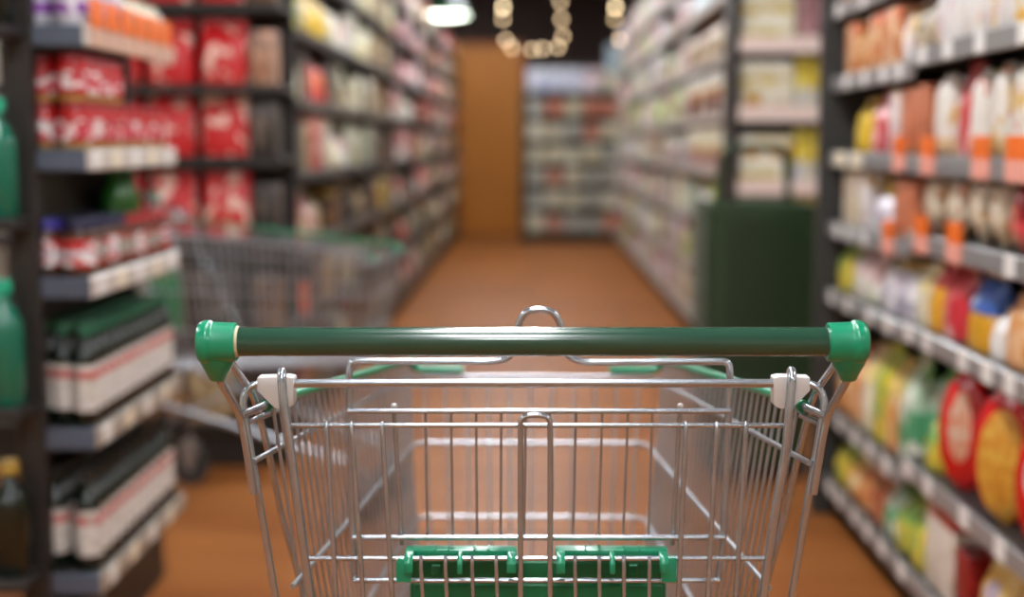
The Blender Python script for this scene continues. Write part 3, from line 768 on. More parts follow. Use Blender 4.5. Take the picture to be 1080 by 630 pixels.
def rput(si, items):
    """items: (px of the far edge, px of the near edge, height, depth, shape, material, colour words, name)"""
    counts = {}
    for k, (p0, p1, ht, dp, kind, m, colour, nm, *rest) in enumerate(items):
        ya, yb = yR(p1), yR(p0)
        near = (ya + yb) / 2 < RYB
        z = (ZN if near else ZF)[si]
        if near: yb = min(yb, RYB - .004)
        else: ya = max(ya, RYB + .004)
        wd = max(.04, (yb - ya) * .955)
        opts = rest[0] if rest else {}
        rz = -PI / 2 + opts.get('turn', 0)
        wd = opts.get('w', wd)
        xo = opts.get('x', .016)
        key = 'near' if near else 'far'
        if si: ht = min(ht, (ZN if near else ZF)[si - 1] - z - .05)
        counts[key] = counts.get(key, 0) + 1
        place = 'of oval-bag bay' if near else 'of bay by the baskets'
        lab = f'{colour}, {ORD_NAMES[si]} {place}, {NTH(counts[key])} from far end'
        product(nm, kind, (wd, dp, ht), m, (RX + xo + dp / 2, (ya + yb) / 2, z), rz, lab, opts.get('cat', nm.split('_')[-1]), f'packets on the {ORD_NAMES[si]} {place}')
rput(0, [(876, 890, .16, .14, 'carton', SALMON, 'salmon carton', 'carton'), (891, 906, .17, .14, 'carton', TAUPE, 'taupe carton', 'carton'), (907, 922, .15, .14, 'carton', WHITE_P, 'white carton', 'carton'), (923, 938, .16, .14, 'carton', ORANGE_P, 'orange carton', 'carton'), (939, 955, .16, .14, 'carton', CREAM2, 'pale carton', 'carton')])
rput(1, [(881, 892, .15, .12, 'carton', ORANGE_P, 'orange wafer carton', 'carton'), (893, 903, .175, .13, 'bag', ORYEL, 'gold topped orange bag', 'snack_bag'), (904, 917, .15, .12, 'carton', ORANGE_P, 'orange wafer carton', 'carton'), (918, 935, .155, .12, 'carton', ORANGE_P, 'orange carton', 'carton'), (936, 946, .175, .12, 'bag', WHITE_P, 'whitish packet', 'snack_bag'), (947, 956, .18, .12, 'bag', TAUPE, 'taupe packet', 'snack_bag'),
         (958, 972, .18, .13, 'bag', TAUPE, 'taupe packet', 'snack_bag'), (973, 1000, .17, .13, 'carton', WHITE_P, 'white carton', 'carton'), (1002, 1022, .175, .13, 'carton', WHITE_Y, 'white and yellow carton', 'carton'), (1024, 1042, .17, .13, 'carton', WHITE_P, 'white carton', 'carton'), (1044, 1066, .18, .13, 'carton', WHITE_Y, 'white and yellow carton', 'carton'), (1070, 1096, .18, .13, 'carton', WHITE_P, 'white carton', 'carton')])
rput(2, [(878, 888, .14, .06, 'carton', DKRED, 'dark red carton', 'carton', {'x': .12}), (890, 904, .155, .09, 'bag', YELLOW_P, 'yellow packet', 'snack_bag'), (905, 926, .165, .09, 'bag', PINKRED, 'pink red packet', 'snack_bag'), (927, 937, .165, .08, 'carton', WHITE_P, 'white carton', 'carton'), (938, 955, .165, .09, 'carton', SALMON, 'salmon carton', 'carton'),
         (958, 964, .17, .07, 'carton', SALMON, 'salmon carton', 'carton'), (969, 986, .19, .07, 'round_bag', CREAM, 'cream round-topped bread bag', 'bread_bag'), (988, 1004, .225, .06, 'bag', REDP, 'bright red packet', 'snack_bag', {'x': .03}), (1006, 1020, .188, .07, 'round_bag', CREAM, 'cream round-topped bread bag', 'bread_bag'), (1028, 1040, .195, .07, 'round_bag', CREAM, 'cream round-topped bread bag', 'bread_bag'), (1049, 1061, .195, .07, 'round_bag', CREAM, 'cream round-topped bread bag', 'bread_bag'), (1071, 1084, .195, .07, 'round_bag', CREAM, 'cream round-topped bread bag', 'bread_bag'), (1094, 1108, .195, .07, 'round_bag', CREAM, 'cream round-topped bread bag', 'bread_bag')])
rput(3, [(882, 898, .165, .09, 'carton', CREAM2, 'cream carton', 'carton'), (899, 907, .16, .08, 'carton', WHITE_P, 'white carton', 'carton'), (909, 932, .125, .09, 'bag', LAV, 'lavender packet', 'snack_bag'), (934, 955, .15, .09, 'carton', SALMON, 'salmon carton', 'carton'),
         (961, 979, .15, .065, 'pointed_bag', CREAM2, 'cream pointed cracker bag', 'cracker_bag'), (984, 1002, .15, .065, 'pointed_bag', CREAM2, 'cream pointed cracker bag', 'cracker_bag'), (1008, 1023, .15, .065, 'pointed_bag', CREAM2, 'cream pointed cracker bag', 'cracker_bag'), (1029, 1043, .15, .065, 'pointed_bag', CREAM2, 'cream pointed cracker bag', 'cracker_bag'), (1049, 1064, .15, .065, 'oval_bag', CRIMSON, 'crimson oval bag', 'cracker_bag'), (1070, 1100, .155, .09, 'bag', DKRED, 'dark red packet', 'snack_bag')])
rput(4, [(876, 888, .17, .10, 'bag', YGREEN, 'yellow green packet', 'snack_bag'), (889, 917, .175, .10, 'bag', PINKW, 'pink and white packet', 'snack_bag'), (921, 940, .155, .10, 'bag', LAV, 'lavender packet with yellow top', 'snack_bag'), (941, 955, .15, .10, 'bag', LAV, 'lavender packet', 'snack_bag'),
         (958, 969, .155, .09, 'bag', CREAMY, 'cream and yellow packet', 'snack_bag'), (971, 983, .17, .09, 'bag', YELRED, 'yellow and red packet', 'snack_bag'), (984, 1006, .165, .09, 'bag', REDP, 'red packet', 'snack_bag'), (1009, 1034, .165, .09, 'bag', BLUEYEL, 'blue and yellow packet', 'snack_bag'), (1036, 1047, .105, .08, 'bag', pp('plain white packet', [(0, '#e6e4e0')]), 'plain white packet', 'snack_bag'), (1050, 1072, .17, .09, 'bag', PEACH, 'peach coloured packet', 'snack_bag'), (1074, 1100, .16, .09, 'bag', MAUVE, 'mauve packet', 'snack_bag')])
rput(5, [(878, 888, .26, .12, 'bag', ORYEL, 'orange and yellow packet', 'snack_bag'), (889, 902, .22, .12, 'bag', PEACH, 'peach packet', 'snack_bag'), (903, 914, .25, .12, 'bag', CREAMY, 'cream and yellow packet', 'snack_bag'), (915, 928, .27, .12, 'bag', YGREEN, 'yellow green packet', 'snack_bag'), (929, 940, .25, .12, 'bag', ORYEL, 'orange and yellow packet', 'snack_bag'), (941, 956, .28, .12, 'bag', GREENW, 'green and white packet', 'snack_bag'),
         (959, 969, .24, .12, 'bag', GREENW, 'green and white packet', 'snack_bag', {'x': .05}), (971, 984, .14, .12, 'bag', YGREEN, 'yellow green packet', 'snack_bag'),
         (990, 1018, .268, .07, 'oval_bag', PASTA2, 'red oval bag with pale picture', 'pasta_bag', {'turn': .75, 'w': .13, 'x': .012}), (1030, 1064, .285, .075, 'oval_bag', PASTA, 'red oval bag with golden picture', 'pasta_bag', {'turn': .7, 'w': .155, 'x': .012}), (1078, 1112, .28, .075, 'oval_bag', PASTA3, 'red oval bag with grey label', 'pasta_bag', {'turn': .7, 'w': .155, 'x': .012})])
rput(6, [(878, 890, .15, .14, 'bag', YGREEN, 'yellow green packet', 'snack_bag'), (891, 902, .14, .14, 'bag', ORYEL, 'orange packet', 'snack_bag'), (903, 914, .15, .14, 'bag', PEACH, 'peach packet', 'snack_bag'), (915, 929, .15, .14, 'bag', BROWNRED, 'rust coloured packet', 'snack_bag'), (930, 942, .15, .14, 'bag', GREENW, 'green and white packet', 'snack_bag'), (943, 956, .155, .14, 'bag', YGREEN, 'yellow green packet', 'snack_bag'),
         (959, 976, .155, .14, 'bag', YGREEN, 'yellow green packet', 'snack_bag'), (978, 988, .2, .1, 'carton', WHRED, 'white and red carton', 'carton'), (990, 1008, .2, .1, 'carton', WHRED, 'white and red carton', 'carton'), (1010, 1024, .15, .1, 'carton', DKRED, 'dark red carton', 'carton'), (1030, 1062, .19, .1, 'bag', YELLAB, 'yellow packet with lavender panel', 'snack_bag'), (1066, 1090, .19, .1, 'bag', CRIMSON, 'crimson packet', 'snack_bag')])

# ---- long runs farther down the aisle
PAL = {
    'white and rust': pp('white and rust pack', [(0, '#6e2a1c'), (.42, '#a03424'), (.56, '#d8b040'), (.64, '#e8e4da')], [('#8a4a34', 2.5, .7)]),
    'white and pink': pp('white and pink pack', [(0, '#b88480'), (.4, '#d8a83c'), (.52, '#ece6cc')], [('#f0e4c0', 2.5, .64)]),
    'red topped brown': pp('red topped brown pack', [(0, '#7c5838'), (.55, '#9c6a48'), (.7, '#c43020')], [('#a8845c', 2.5, .62)]),
    'sky blue': pp('sky blue pack', [(0, '#a8c0cc'), (.5, '#c4d8e0')], [('#e8eef0', 2.5, .55)]),
    'beige': pp('beige pack', [(0, '#a89470'), (.6, '#b8a47c')], [('#7c6440', 2.5, .58), ('#d8ccac', 3.5, .62)]),
    'brown': pp('brown pack', [(0, '#6b4a30'), (.5, '#5a3c28')], [('#b08a60', 2.5, .6)]),
    'pale yellow': pp('pale yellow pack', [(0, '#d8d0a0'), (.5, '#dfdcc0')], [('#f0eed8', 2.5, .55)]),
    'red': pp('red pack', [(0, '#b83a34'), (.7, '#c84a3c')], [('#e2c0b8', 2.5, .58)]),
    'orange red': pp('orange red pack', [(0, '#d84a48'), (.3, '#e0692f'), (.55, '#dc4440'), (.8, '#e9b0b8')], [('#f0d0d0', 2.5, .62)]),
    'yellow': pp('bright yellow pack', [(0, '#d9b412'), (.88, '#e8e0d0')], [('#e4cc50', 2.5, .66)]),
    'pinkish': pp('pinkish pack', [(0, '#b07078'), (.5, '#d8b0b4')], [('#e8dcdc', 2.5, .56)]),
    'white': pp('whitish pack', [(0, '#d9d6cc')], [('#a8a498', 2.5, .58), ('#e0c070', 3.5, .66)]),
    'grey green': pp('grey green pack', [(0, '#7d8674'), (.5, '#98a08c')], [('#c8ccb8', 2.5, .58)]),
    'dark': pp('dark pack', [(0, '#2e2a28'), (.5, '#3c3430')], [('#6c5c50', 2.5, .62)]),
    'lilac': pp('lilac pack', [(0, '#b0a8bc'), (.5, '#c8c4d0')], [('#e2dee6', 2.5, .56), ('#c09098', 4, .66)]),
    'pastel': pp('pastel pack', [(0, '#c8b8b0'), (.45, '#d4d4c8')], [('#d8c088', 2.5, .6), ('#a8b8a0', 3.5, .62)]),
    'lime': pp('lime pack', [(0, '#86b83c'), (.5, '#a8c84c')], [('#e0d850', 2.5, .58)]),
    'rose white': pp('rose and white pack', [(0, '#e4e0da'), (.35, '#d06a74')], [('#f0eaea', 2.2, .55)]),
}
SHAPES = [('carton', 'carton'), ('bag', 'snack_bag'), ('jar', 'jar'), ('can', 'can'), ('bottle', 'bottle'), ('tub', 'tub')]
LIDS = [REDLID, WHJ, CAPY, CAPG]
def zoneL(y, si):
    """what the mixed run stocks where"""
    if si < 2: return None
    if y < 6.9: return None
    if y < 8.0: return {6: ['white', 'pale yellow', 'dark'], 5: ['white', 'pale yellow', 'dark'], 4: ['beige', 'pale yellow', 'dark'], 3: ['pale yellow', 'grey green', 'dark'], 2: ['dark', 'dark', 'beige']}.get(si)
    if y < 9.2: return ['beige', 'brown', 'dark', 'brown', 'yellow' if si == 2 else 'pale yellow']
    if y < 11.6: return {6: ['orange red', 'pinkish', 'dark'], 5: ['pinkish', 'rose white', 'red', 'dark'], 4: ['rose white', 'white', 'dark'], 3: ['rose white', 'pinkish', 'red', 'brown'], 2: ['rose white', 'dark', 'brown']}.get(si)
    return ['red', 'beige', 'grey green', 'brown', 'pale yellow', 'rose white', 'orange red', 'dark']
def run(side, X, y0, y1, zs, ulabel, where, pal, w0, wk, overrides, seed, postm=STEEL_D, endm=STEEL_D, deckm=STEEL_D, railm=(RAIL_T, RAIL_G), low=None, zone=None):
    """a run of shelving along the aisle; side +1 stands on the +x side"""
    rnd = random.Random(seed)
    u = empty('shelving_unit', (0, 0, 0)); tag(u, ulabel, 'shelving unit', 'shelving units')
    xb = X + side * .42
    bm = BM(); box(bm, min(xb, xb + side * .03), max(xb, xb + side * .03), y0, y1, 0, zs[-1] + .3, bev=.003); mk('back_panel', bm, postm, u, smooth=False)
    bm = BM(); xs = sorted((X + side * .16, xb)); box(bm, xs[0], xs[1], y0, y0 + .03, 0, zs[-1] + .3, bev=.003); mk('end_panel', bm, endm, u, smooth=False)
    bm = BM(); xs = sorted((X + side * .05, xb)); box(bm, xs[0], xs[1], y0 + .03, y1, 0, zs[0] - .025, bev=.003); mk('base', bm, postm, u, smooth=False)
    for si, z in enumerate(zs):
        xs = sorted((X + side * .008, xb))
        s = shelf_board(u, xs[0], xs[1], y0 + .03, y1, z, deckm)
        xs = sorted((X, X + side * .008))
        rail_box(s, xs[0], xs[1], y0 + .03, y1, z - .04, z + .004, railm[0] if rnd.random() < .6 else railm[1])
        y = y0 + .05
        k = 0
        while y < y1 - .1:
            wd = (w0 + wk * (y - y0)) * rnd.uniform(.85, 1.15)
            if y + wd > y1: break
            gap = zs[si + 1] - z - .05 if si + 1 < len(zs) else .26
            ht = gap * rnd.uniform(.76, .98)
            colour = rnd.choice(low if low and si < 3 and y < y0 + 5 else pal)
            if zone: colour = rnd.choice(zone(y, si) or [colour])
            kind, nm = rnd.choices(SHAPES, (5, 4, 1.5, 1.5, 1, 1.2))[0]
            ov = overrides.get((si, k))
            if ov == 'gap': y += wd; k += 1; continue
            if ov: colour, kind, nm, ht = ov[0], ov[1], ov[2], ov[3] if len(ov) > 3 else ht
            elif rnd.random() < .04: y += wd; k += 1; continue
            dp = min(.26, max(.1, wd * .9))
            if kind in ('jar', 'can', 'bottle', 'tub'): wd_ = min(wd * .94, .17); dims = (wd_, wd_, min(ht, wd_ * (3 if kind == 'bottle' else 1.7)))
            else: dims = (wd * .94, dp, ht)
            extra = None
            lm = LIDS[k % 4]
            if kind == 'jar': extra = (('lid', 'jar_lid', lm),)
            if kind == 'bottle': extra = (('cap', 'bottle_cap', lm),)
            k += 1
            product(nm, kind, dims, PAL[colour], (X + side * (.02 + dims[1] / 2), y + wd / 2, z), -side * PI / 2,
                    f'{colour} {nm.replace("_", " ")}, {NTH(k)} along the {WORD[si + 1]} shelf up, {where}', nm.split('_')[-1], f'goods on the {WORD[si + 1]} shelf up, {where}', extra)
            y += wd
    return u
SHADE_PAL = ['brown', 'dark', 'dark', 'brown', 'beige', 'grey green', 'dark', 'red']  # darker goods stand in for the shade on the low shelves
LPAL = ['brown', 'dark', 'beige', 'beige', 'beige', 'beige', 'brown', 'brown', 'pale yellow', 'pale yellow', 'red', 'pinkish', 'white', 'grey green', 'dark', 'dark', 'rose white']  # dim light along this run is put into its many brown and dark goods
L2X, L2Y = -.88, 5.42
L2Z = [.16, .48, .78, 1.06, 1.34, 1.61, 1.88, 2.14]
OV = {(5, 0): ('lime', 'can', 'can'), (5, 1): ('beige', 'bag', 'snack_bag', .2), (5, 3): ('yellow', 'bag', 'snack_bag', .23), (5, 4): ('yellow', 'bag', 'snack_bag', .23), (4, 3): ('orange red', 'bag', 'snack_bag', .22), (4, 4): ('orange red', 'bag', 'snack_bag', .22), (3, 3): ('red', 'carton', 'carton', .23), (3, 4): ('white', 'carton', 'carton', .22),
      (3, 5): 'gap', (5, 5): ('white', 'bag', 'snack_bag', .22), (5, 6): ('pale yellow', 'bag', 'snack_bag', .22), (4, 5): ('dark', 'carton', 'carton', .2), (4, 6): ('beige', 'bag', 'snack_bag', .2), (3, 6): ('pale yellow', 'bag', 'snack_bag', .2), (2, 3): ('beige', 'bag', 'snack_bag', .2), (2, 4): 'gap', (2, 5): 'gap', (2, 2): ('pinkish', 'bag', 'snack_bag', .2), (2, 1): ('beige', 'bag', 'snack_bag', .18), (1, 1): ('orange red', 'bag', 'snack_bag', .2), (5, 2): ('yellow', 'bag', 'snack_bag', .23), (4, 2): ('orange red', 'bag', 'snack_bag', .22), (3, 2): ('red', 'carton', 'carton', .23)}
run(-1, L2X, L2Y, 18.3, L2Z, 'long dark shelving run of mixed groceries reaching from the red bags to the wooden door', 'long run beyond the red bags', LPAL, .17, .032, OV, 3, railm=(mat('brown price rail', '#4a4038', rough=.5), STEEL_D), low=SHADE_PAL, zone=zoneL)
RPAL = ['lilac', 'lilac', 'white', 'white', 'pastel', 'pastel', 'pinkish', 'rose white', 'pale yellow', 'beige', 'grey green', 'lime', 'brown']
R2X, R2Y = .95, 7.1
R2Z = [.16, .46, .76, 1.04, 1.32, 1.62, 1.92, 2.18]
OV2 = {}
for k_ in range(9):
    OV2[(4, k_)] = ('white and rust', 'carton', 'carton', .235)
    OV2[(3, k_)] = ('white and pink', 'carton', 'carton', .225)
    OV2[(5, k_)] = ('red topped brown', 'bag', 'snack_bag', .235)
    OV2[(6, k_)] = ('sky blue', 'bag', 'snack_bag', .2)
for k_ in (1, 4, 6): OV2[(4, k_)] = ('white', 'bag', 'snack_bag', .22); OV2[(5, k_)] = ('beige', 'bag', 'snack_bag', .23)
OV2[(5, 3)] = ('beige', 'bag', 'snack_bag', .23); OV2[(2, 0)] = ('grey green', 'bag', 'snack_bag', .2); OV2[(2, 1)] = ('white', 'bag', 'snack_bag', .2)
run(1, R2X, R2Y, 16.2, R2Z, 'long dark shelving run of pale packets behind the stack of green baskets', 'run behind the green baskets', RPAL, .17, .034, OV2, 5, deckm=RAIL_G, railm=(RAIL_P, RAIL_P))

# ---- end display with the red bags
ECY = L2Y - .02
ed = empty('end_display', (0, 0, 0)); tag(ed, 'dark end display holding the red bags, behind the crosswise cart', 'end display', 'end displays')
EX0, EX1 = -2.0, -.885
EZ = [.16, .50, .838, 1.126, 1.380, 1.668, 1.95]
bm = BM(); box(bm, EX0, EX1, ECY - .03, ECY - .002, 0, 2.3, bev=.003); mk('back_panel', bm, STEEL_D, ed, smooth=False)
bm = BM(); box(bm, EX0, EX1, ECY - .30, ECY - .03, 0, EZ[0] - .025, bev=.003); mk('base', bm, STEEL_D, ed, smooth=False)
for z in EZ:
    s = shelf_board(ed, EX0, EX1, ECY - .33, ECY - .03, z, STEEL_D)
    rail_box(s, EX0, EX1, ECY - .338, ECY - .33, z - .034, z + .003, STEEL_D)
REDBAG = pp('red coffee bag', [(0, '#c8181f'), (.9, '#c0141a')], [('#efc9b8', 3.0, .60)], rough=.3)
EYF = ECY - .33
SN = {6: 'top', 5: 'second', 4: 'third', 3: 'fourth', 2: 'fifth', 1: 'sixth', 0: 'lowest'}
for si in (2, 3, 4, 5, 6):
    for j, x in enumerate((-1.285, -1.090, -1.48, -1.675)):
        product('coffee_bag', 'bag', (.172, .09, min(.236, (EZ[si + 1] - EZ[si] - .03) if si < 6 else 1)), REDBAG, (x - .005, EYF + .065, EZ[si]), 0,
                f'red bag with pale lettering, {SN[si]} display shelf, {("second", "first", "third", "fourth")[j]} from the aisle corner', 'bag', 'red bags on the end display')
TANP = pp('dusty pink carton', [(0, '#a07a62'), (.7, '#8c6a58')], [('#c89a80', 2.3, .56), ('#b0603c', 3.5, .64)])
for si in (1, 2, 3, 4, 5):
    col = {4: TANP, 5: PAL['brown'], 3: PAL['dark'], 2: PAL['dark'], 1: PAL['brown']}[si]
    word = {4: 'dusty pink', 5: 'brown', 3: 'dark', 2: 'dark', 1: 'brown'}[si]
    for j, x in enumerate((-.962,)):
        product('carton', 'carton', (.085, .12, .19), col, (x + .01, EYF + .08, EZ[si]), 0, f'{word} carton beside the red bags on the {SN[si]} display shelf', 'carton', 'cartons on the end display')
for si, cols in ((0, ['brown', 'dark', 'brown', 'beige', 'dark']), (1, ['brown', 'brown', 'beige', 'dark'])):
    for j, c in enumerate(cols):
        product('carton', 'carton', (.17, .16, .22), PAL[c], (-1.72 + j * .185, EYF + .10, EZ[si]), 0, f'{c} carton, {SN[si]} display shelf behind the crosswise cart, {NTH(j + 1)} from the outer end', 'carton', 'cartons on the end display')

# ---- end display with the cream cartons behind the baskets
E2Y = R2Y - .02
ed2 = empty('end_display', (0, 0, 0)); tag(ed2, 'end display of cream cartons rising behind the green basket stack', 'end display', 'end displays')
F0, F1 = .985, 1.95
FZ = [.16, .46, .70, 1.00, 1.345, 1.665, 1.98]
GREENISH = mat('green shelf lip', '#4c5a3c', rough=.5)
bm = BM(); box(bm, F0 - .03, F1, E2Y - .03, E2Y - .002, 0, 2.4, bev=.003); mk('back_panel', bm, STEEL_D, ed2, smooth=False)
bm = BM(); box(bm, F0 - .045, F0 - .012, E2Y - .34, E2Y - .03, 0, 2.4, bev=.003); mk('upright', bm, STEEL_D, ed2, smooth=False)
bm = BM(); box(bm, F0, F1, E2Y - .30, E2Y - .03, 0, FZ[0] - .025, bev=.003); mk('base', bm, STEEL_D, ed2, smooth=False)
for k, z in enumerate(FZ):
    s = shelf_board(ed2, F0 - .012, F1, E2Y - .33, E2Y - .03, z, GREENISH)
    rail_box(s, F0 - .012, F1, E2Y - .338, E2Y - .33, z - .07, z + .008, mat('pale pink price rail', '#e2cfc6', rough=.4))
CRY = pp('cream carton with yellow band', [(0, '#cdb428'), (.28, '#ddd6ba')], [('#e8e4d6', 2, .55)])
CRO = pp('cream carton with gold band', [(0, '#c08418'), (.4, '#c9a63c'), (.6, '#d8cba6')], [('#e0dac8', 2, .55)])
YW = pp('yellow and white bag', [(0, '#c8c8d0'), (.35, '#d6bd30')], [('#e6d870', 2.5, .6)])
DUSK = pp('dusky red carton', [(0, '#8a5a5c')], [('#b08488', 2.5, .55)])
F2Y = E2Y - .33
for si in (2, 3, 4, 5, 6):
    for t in range(2):
        for j in range(1):
            hh = .112 if si == 5 else .105
            product('carton', 'carton', (.245, .20, hh), CRO if (si == 4 and t == 0) or si == 3 and t == 1 else CRY, (1.112 + j * .168, F2Y + .13, FZ[si] + t * (hh + .001)), 0,
                    f'cream carton with {"gold" if (si == 4 and t == 0) or si == 3 and t == 1 else "yellow"} band, {("lower", "upper")[t]} layer, {WORD[si + 1]} display shelf, {("beside the post", "second from post")[j]}', 'carton', 'cream cartons on the end display')
    for j in range(3):
        mm, wd_, nm_ = (DUSK, 'dusky red', 'carton') if si == 5 else (YW, 'yellow and white', 'snack_bag')
        product(nm_, 'carton' if nm_ == 'carton' else 'bag', (.085, .1, .24), mm, (1.290 + j * .09, F2Y + .08, FZ[si]), 0, f'{wd_} {nm_.replace("_", " ")} on the {WORD[si + 1]} display shelf, {NTH(j + 1)} beyond the cream cartons', nm_.split('_')[-1], 'packs beyond the cream cartons')

# ---- stack of shopping baskets
SX0, SX1, SY0, SY1 = .605, .985, 4.86, 5.34
def make_basket(label, handle_up):
    r = empty('shopping_basket', ((SX0 + SX1) / 2, (SY0 + SY1) / 2, 0))
    hw, hd, ht = (SX1 - SX0) / 2, (SY1 - SY0) / 2, .235
    bm = BM()
    def ring(f, z, inner=0):
        vs = []
        for cx, cy, a0 in ((1, 1, 0), (-1, 1, 1), (-1, -1, 2), (1, -1, 3)):
            for q in range(4):
                a = (a0 + q / 3) * PI / 2
                rr = .035
                vs.append(bm.verts.new((cx * (hw * f - inner - rr) + rr * math.cos(a), cy * (hd * f - inner - rr) + rr * math.sin(a), z)))
        return vs
    rs = [ring(.86, 0), ring(.965, ht - .035), ring(.975, ht - .033), ring(1.0, ht - .032), ring(1.0, ht - .002), ring(.985, ht), ring(.96, ht - .002), ring(.945, ht - .03), ring(.845, .006)]
    for a, b in zip(rs, rs[1:]):
        n = len(a)
        for k in range(n): bm.faces.new((a[k], a[(k + 1) % n], b[(k + 1) % n], b[k]))
    bm.faces.new(rs[0][::-1]); bm.faces.new(rs[-1])
    mk('basket_body', bm, CRATE, r)
    hs = []
    for s in (-1, 1):
        bm = BM()
        x = hw * .66
        if handle_up:
            pts = [(-x, s * .012 * -1 + .0, ht - .012), (-x + .01, s * .014, ht + .16), (-x + .03, s * .014, ht + .195), (x - .03, s * .014, ht + .195), (x - .01, s * .014, ht + .16), (x, s * .012 * -1, ht - .012)]
        else:
            pts = [(-x, s * (hd - .004), ht - .012), (-x, s * (hd + .006), ht - .018), (x, s * (hd + .006), ht - .018), (x, s * (hd - .004), ht - .012)]
        tube(bm, pts, .0135 if handle_up else .005, fil=.02, seg=10)
        mk('handle', bm, CRATE_L, r)
    tag(r, label, 'shopping basket', 'nested green shopping baskets')
    return r
NB = 16
step = (.965 - .235 - .06) / (NB - 1)
b0 = make_basket('dark green plastic basket on top of the stack, its handles raised', True)
b0.location.z = .06 + step * (NB - 1)
bl = make_basket('x', False)
for k in range(NB - 1):
    o = bl if k == 0 else copy_tree(bl)
    o.location.z = .06 + step * k
    o['label'] = f'dark green plastic basket, {NTH(k + 1)} up from the wheeled base, handles folded down'
t = empty('basket_trolley', ((SX0 + SX1) / 2, (SY0 + SY1) / 2, 0))
bm = BM(); box(bm, -.18, .18, -.225, .225, .045, .06, bev=.004); mk('base', bm, STEEL_D, t, smooth=False)
for x in (-.14, .14):
    for y in (-.18, .18):
        bm = BM(); lathe(bm, [(0, -.01), (.018, -.01), (.022, -.006), (.022, .006), (.018, .01), (0, .01)], seg=18, axis='X', org=(x, y, .0225)); mk('wheel', bm, RUBBER, t)
tag(t, 'low wheeled base under the stack of green baskets', 'trolley')

# ---- shelving across the far end
fu = empty('shelving_unit', (0, 0, 0)); tag(fu, 'far shelving unit across the end of the aisle, beside the wooden door', 'shelving unit', 'shelving units')
GX0, GX1, GY = -.06, 1.75, 16.9
GZ = [.12, .40, .67, .93, 1.20, 1.48, 1.77]
POSTG = mat('grey green shelf post', '#33382c', rough=.5)
bm = BM(); box(bm, GX0, GX1, GY + .40, GY + .43, 0, 2.12, bev=.003); mk('back_panel', bm, STEEL_D, fu, smooth=False)
bm = BM(); box(bm, GX0 - .06, GX0, GY - .01, GY + .43, 0, 1.8, bev=.004); mk('upright', bm, POSTG, fu, smooth=False)
bm = BM(); box(bm, GX1, GX1 + .06, GY - .01, GY + .43, 0, 1.8, bev=.004); mk('upright', bm, POSTG, fu, smooth=False)
bm = BM(); box(bm, GX0, GX1, GY + .05, GY + .40, 0, GZ[0] - .025, bev=.003); mk('base', bm, STEEL_D, fu, smooth=False)
for z in GZ:
    s = shelf_board(fu, GX0, GX1, GY + .008, GY + .40, z, POSTG)
    rail_box(s, GX0, GX1, GY, GY + .008, z - .035, z + .003, POSTG)
PALF = {'pale blue': pp('pale blue pack', [(0, '#c2cbec'), (.5, '#d8def2')], [('#e8ecf4', 2, .55)]), 'pale pink': pp('pale pink pack', [(0, '#e4c4d0')], [('#f4e8ec', 2, .55)]), 'mint green': pp('mint green pack', [(0, '#7cc896')], [('#8cc8a0', 2, .55)]),
        'rust orange': pp('rust orange pack', [(0, '#b4683a'), (.5, '#c06a40')], [('#d89a70', 2, .6)]), 'coral': pp('coral pack', [(0, '#b8644a')], [('#d4a48c', 2, .56)]), 'sand': pp('sand pack', [(0, '#c4b894'), (.5, '#d2c8a8')], [('#dcd6c4', 2, .55)]), 'silver grey': pp('silver grey pack', [(0, '#a0a096')], [('#c0bcb0', 2, .55)])}
FROWS = [['sand', 'coral', 'silver grey', 'silver grey', 'coral', 'coral', 'silver grey', 'sand'], ['silver grey', 'sand', 'sand', 'silver grey', 'sand', 'rust orange', 'silver grey', 'sand'],
         ['silver grey', 'coral', 'sand', 'silver grey', 'silver grey', 'rust orange', 'coral', 'sand'], ['sand', 'sand', 'sand', 'sand', 'silver grey', 'rust orange', 'coral', 'sand'],
         ['sand', 'sand', 'silver grey', 'coral', 'sand', 'sand', 'sand', 'sand'], ['silver grey', 'coral', 'sand', 'coral', 'coral', 'sand', 'sand', 'silver grey'],
         ['silver grey', 'sand', 'sand', 'sand', 'rust orange', 'rust orange', 'silver grey', 'coral']]
FROWS.append(['pale blue', 'pale blue', 'pale blue', 'pale pink', 'sand', 'mint green', 'mint green', 'sand'])
rows_z = GZ
for si, z in enumerate(GZ):
    row = FROWS[7] if si == 6 else FROWS[si]
    for j, c in enumerate(row):
        m = PALF.get(c)
        kind, nm = (('carton', 'carton'), ('bag', 'snack_bag'))[(si + j) % 2]
        product(nm, kind, (.205, .18, .205 if si < 6 else .27), m, (GX0 + .115 + j * .222, GY + .12, z), 0, f'{c} {nm.replace("_", " ")} on the {WORD[si + 1]} far shelf up, {NTH(j + 1)} from the grey-green post', nm.split('_')[-1], 'goods on the far shelving')
# pale blue hanging board near the far shelving
hs = empty('hanging_sign', (1.02, 16.3, 2.12))
bm = BM(); box(bm, -.17, .17, -.01, .01, -.16, .16, bev=.004); mk('board', bm, mat('pale blue board', '#9fb4bf', rough=.5), hs, smooth=False)
for x in (-.14, .14):
    bm = BM(); tube(bm, [(x, 0, .155), (x, 0, RZ - 2.12)], .003, seg=6); mk('hanger', bm, STEEL_D, hs)
tag(hs, 'plain pale blue board hanging above the far shelving', 'sign')

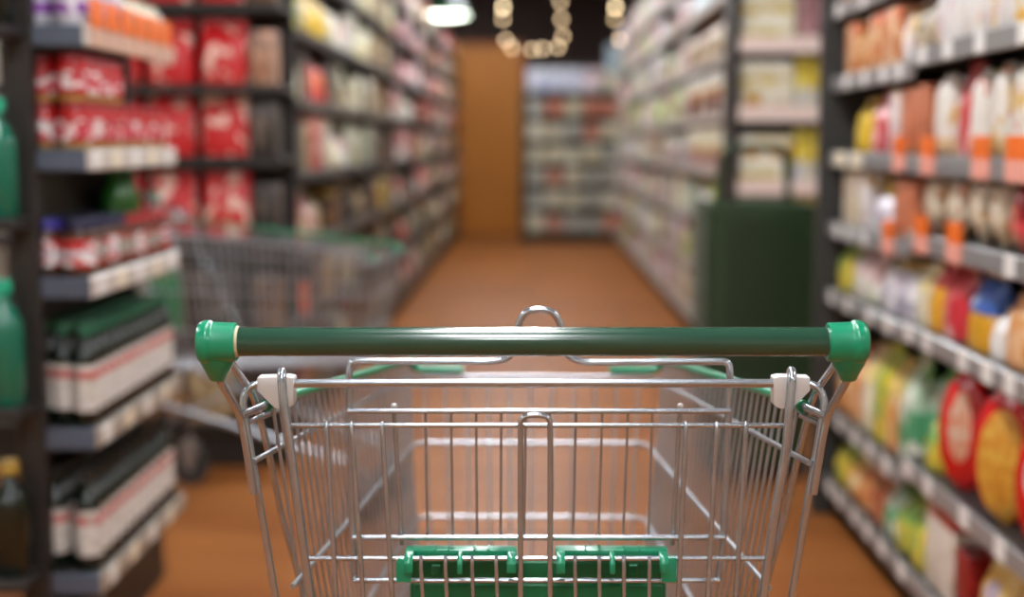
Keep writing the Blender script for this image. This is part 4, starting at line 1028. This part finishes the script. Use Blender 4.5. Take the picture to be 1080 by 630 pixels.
# ---- pendant lamp and string lights
pl = P(470, 16, 17.0)
pr = empty('pendant_lamp', (pl.x, pl.y, pl.z))
bm = BM(); lathe(bm, [(.285, 0), (.29, .004), (.27, .06), (.17, .15), (.07, .19), (.05, .25), (.0, .26)], seg=36); mk('lamp_shade', bm, mat('green enamel', '#1d6b45', rough=.3, coat=.4), pr)
bm = BM(); lathe(bm, [(0, -.03), (.15, -.025), (.24, -.008), (.275, .003), (0, .004)], seg=36); mk('glowing_diffuser', bm, mat('lamp glow', '#ffffff', emit='#eefbe6', estr=9), pr)
bm = BM(); tube(bm, [(0, 0, .25), (0, 0, RZ - pl.z)], .006, seg=8); mk('cord', bm, STEEL_D, pr)
tag(pr, 'green enamel pendant lamp glowing near the wooden door', 'pendant lamp')
GLOW = mat('warm bulb', '#ffffff', emit='#ffd69a', estr=4.5)
GLOW2 = mat('bright warm bulb', '#ffffff', emit='#ffe0ac', estr=11)
YS_ = 14.0
def string(label, pix):
    pts = [P(x, y, YS_) for x, y in pix]
    top = pts[0].copy()
    r = empty('string_light', pts[0])
    org = pts[0].copy()
    bm = BM(); tube(bm, [p - org for p in pts], .004, seg=6, fil=.05); mk('wire', bm, STEEL_D, r)
    d = [0]
    for a, b in zip(pts, pts[1:]): d.append(d[-1] + (b - a).length)
    me = None
    s = .03
    rnd = random.Random(4)
    while s < d[-1]:
        for i in range(len(pts) - 1):
            if d[i] <= s <= d[i + 1]:
                p = pts[i].lerp(pts[i + 1], (s - d[i]) / (d[i + 1] - d[i])); break
        q = p - org + Vector((rnd.uniform(-.012, .012), 0, -.016))
        if me is None:
            bm = BM(); bmesh.ops.create_icosphere(bm, subdivisions=2, radius=.02); o = mk('bulb', bm, GLOW, r, loc=q); me = o.data
        else:
            o = inst('bulb', me, GLOW2 if rnd.random() < .4 else GLOW, q, 0, r)
        s += rnd.uniform(.10, .22)
    tag(r, label, 'string light', 'string lights below the ceiling')
string('warm string light hanging in a broad loop below the ceiling before the dark wall', [(531, -62), (531, 20), (533, 46), (548, 52), (570, 50), (590, 48), (594, 30), (590, 0), (588, -62)])
string('single warm string light hanging straight down above the far shelving', [(650, -62), (650, 0), (649, 22), (654, 46)])
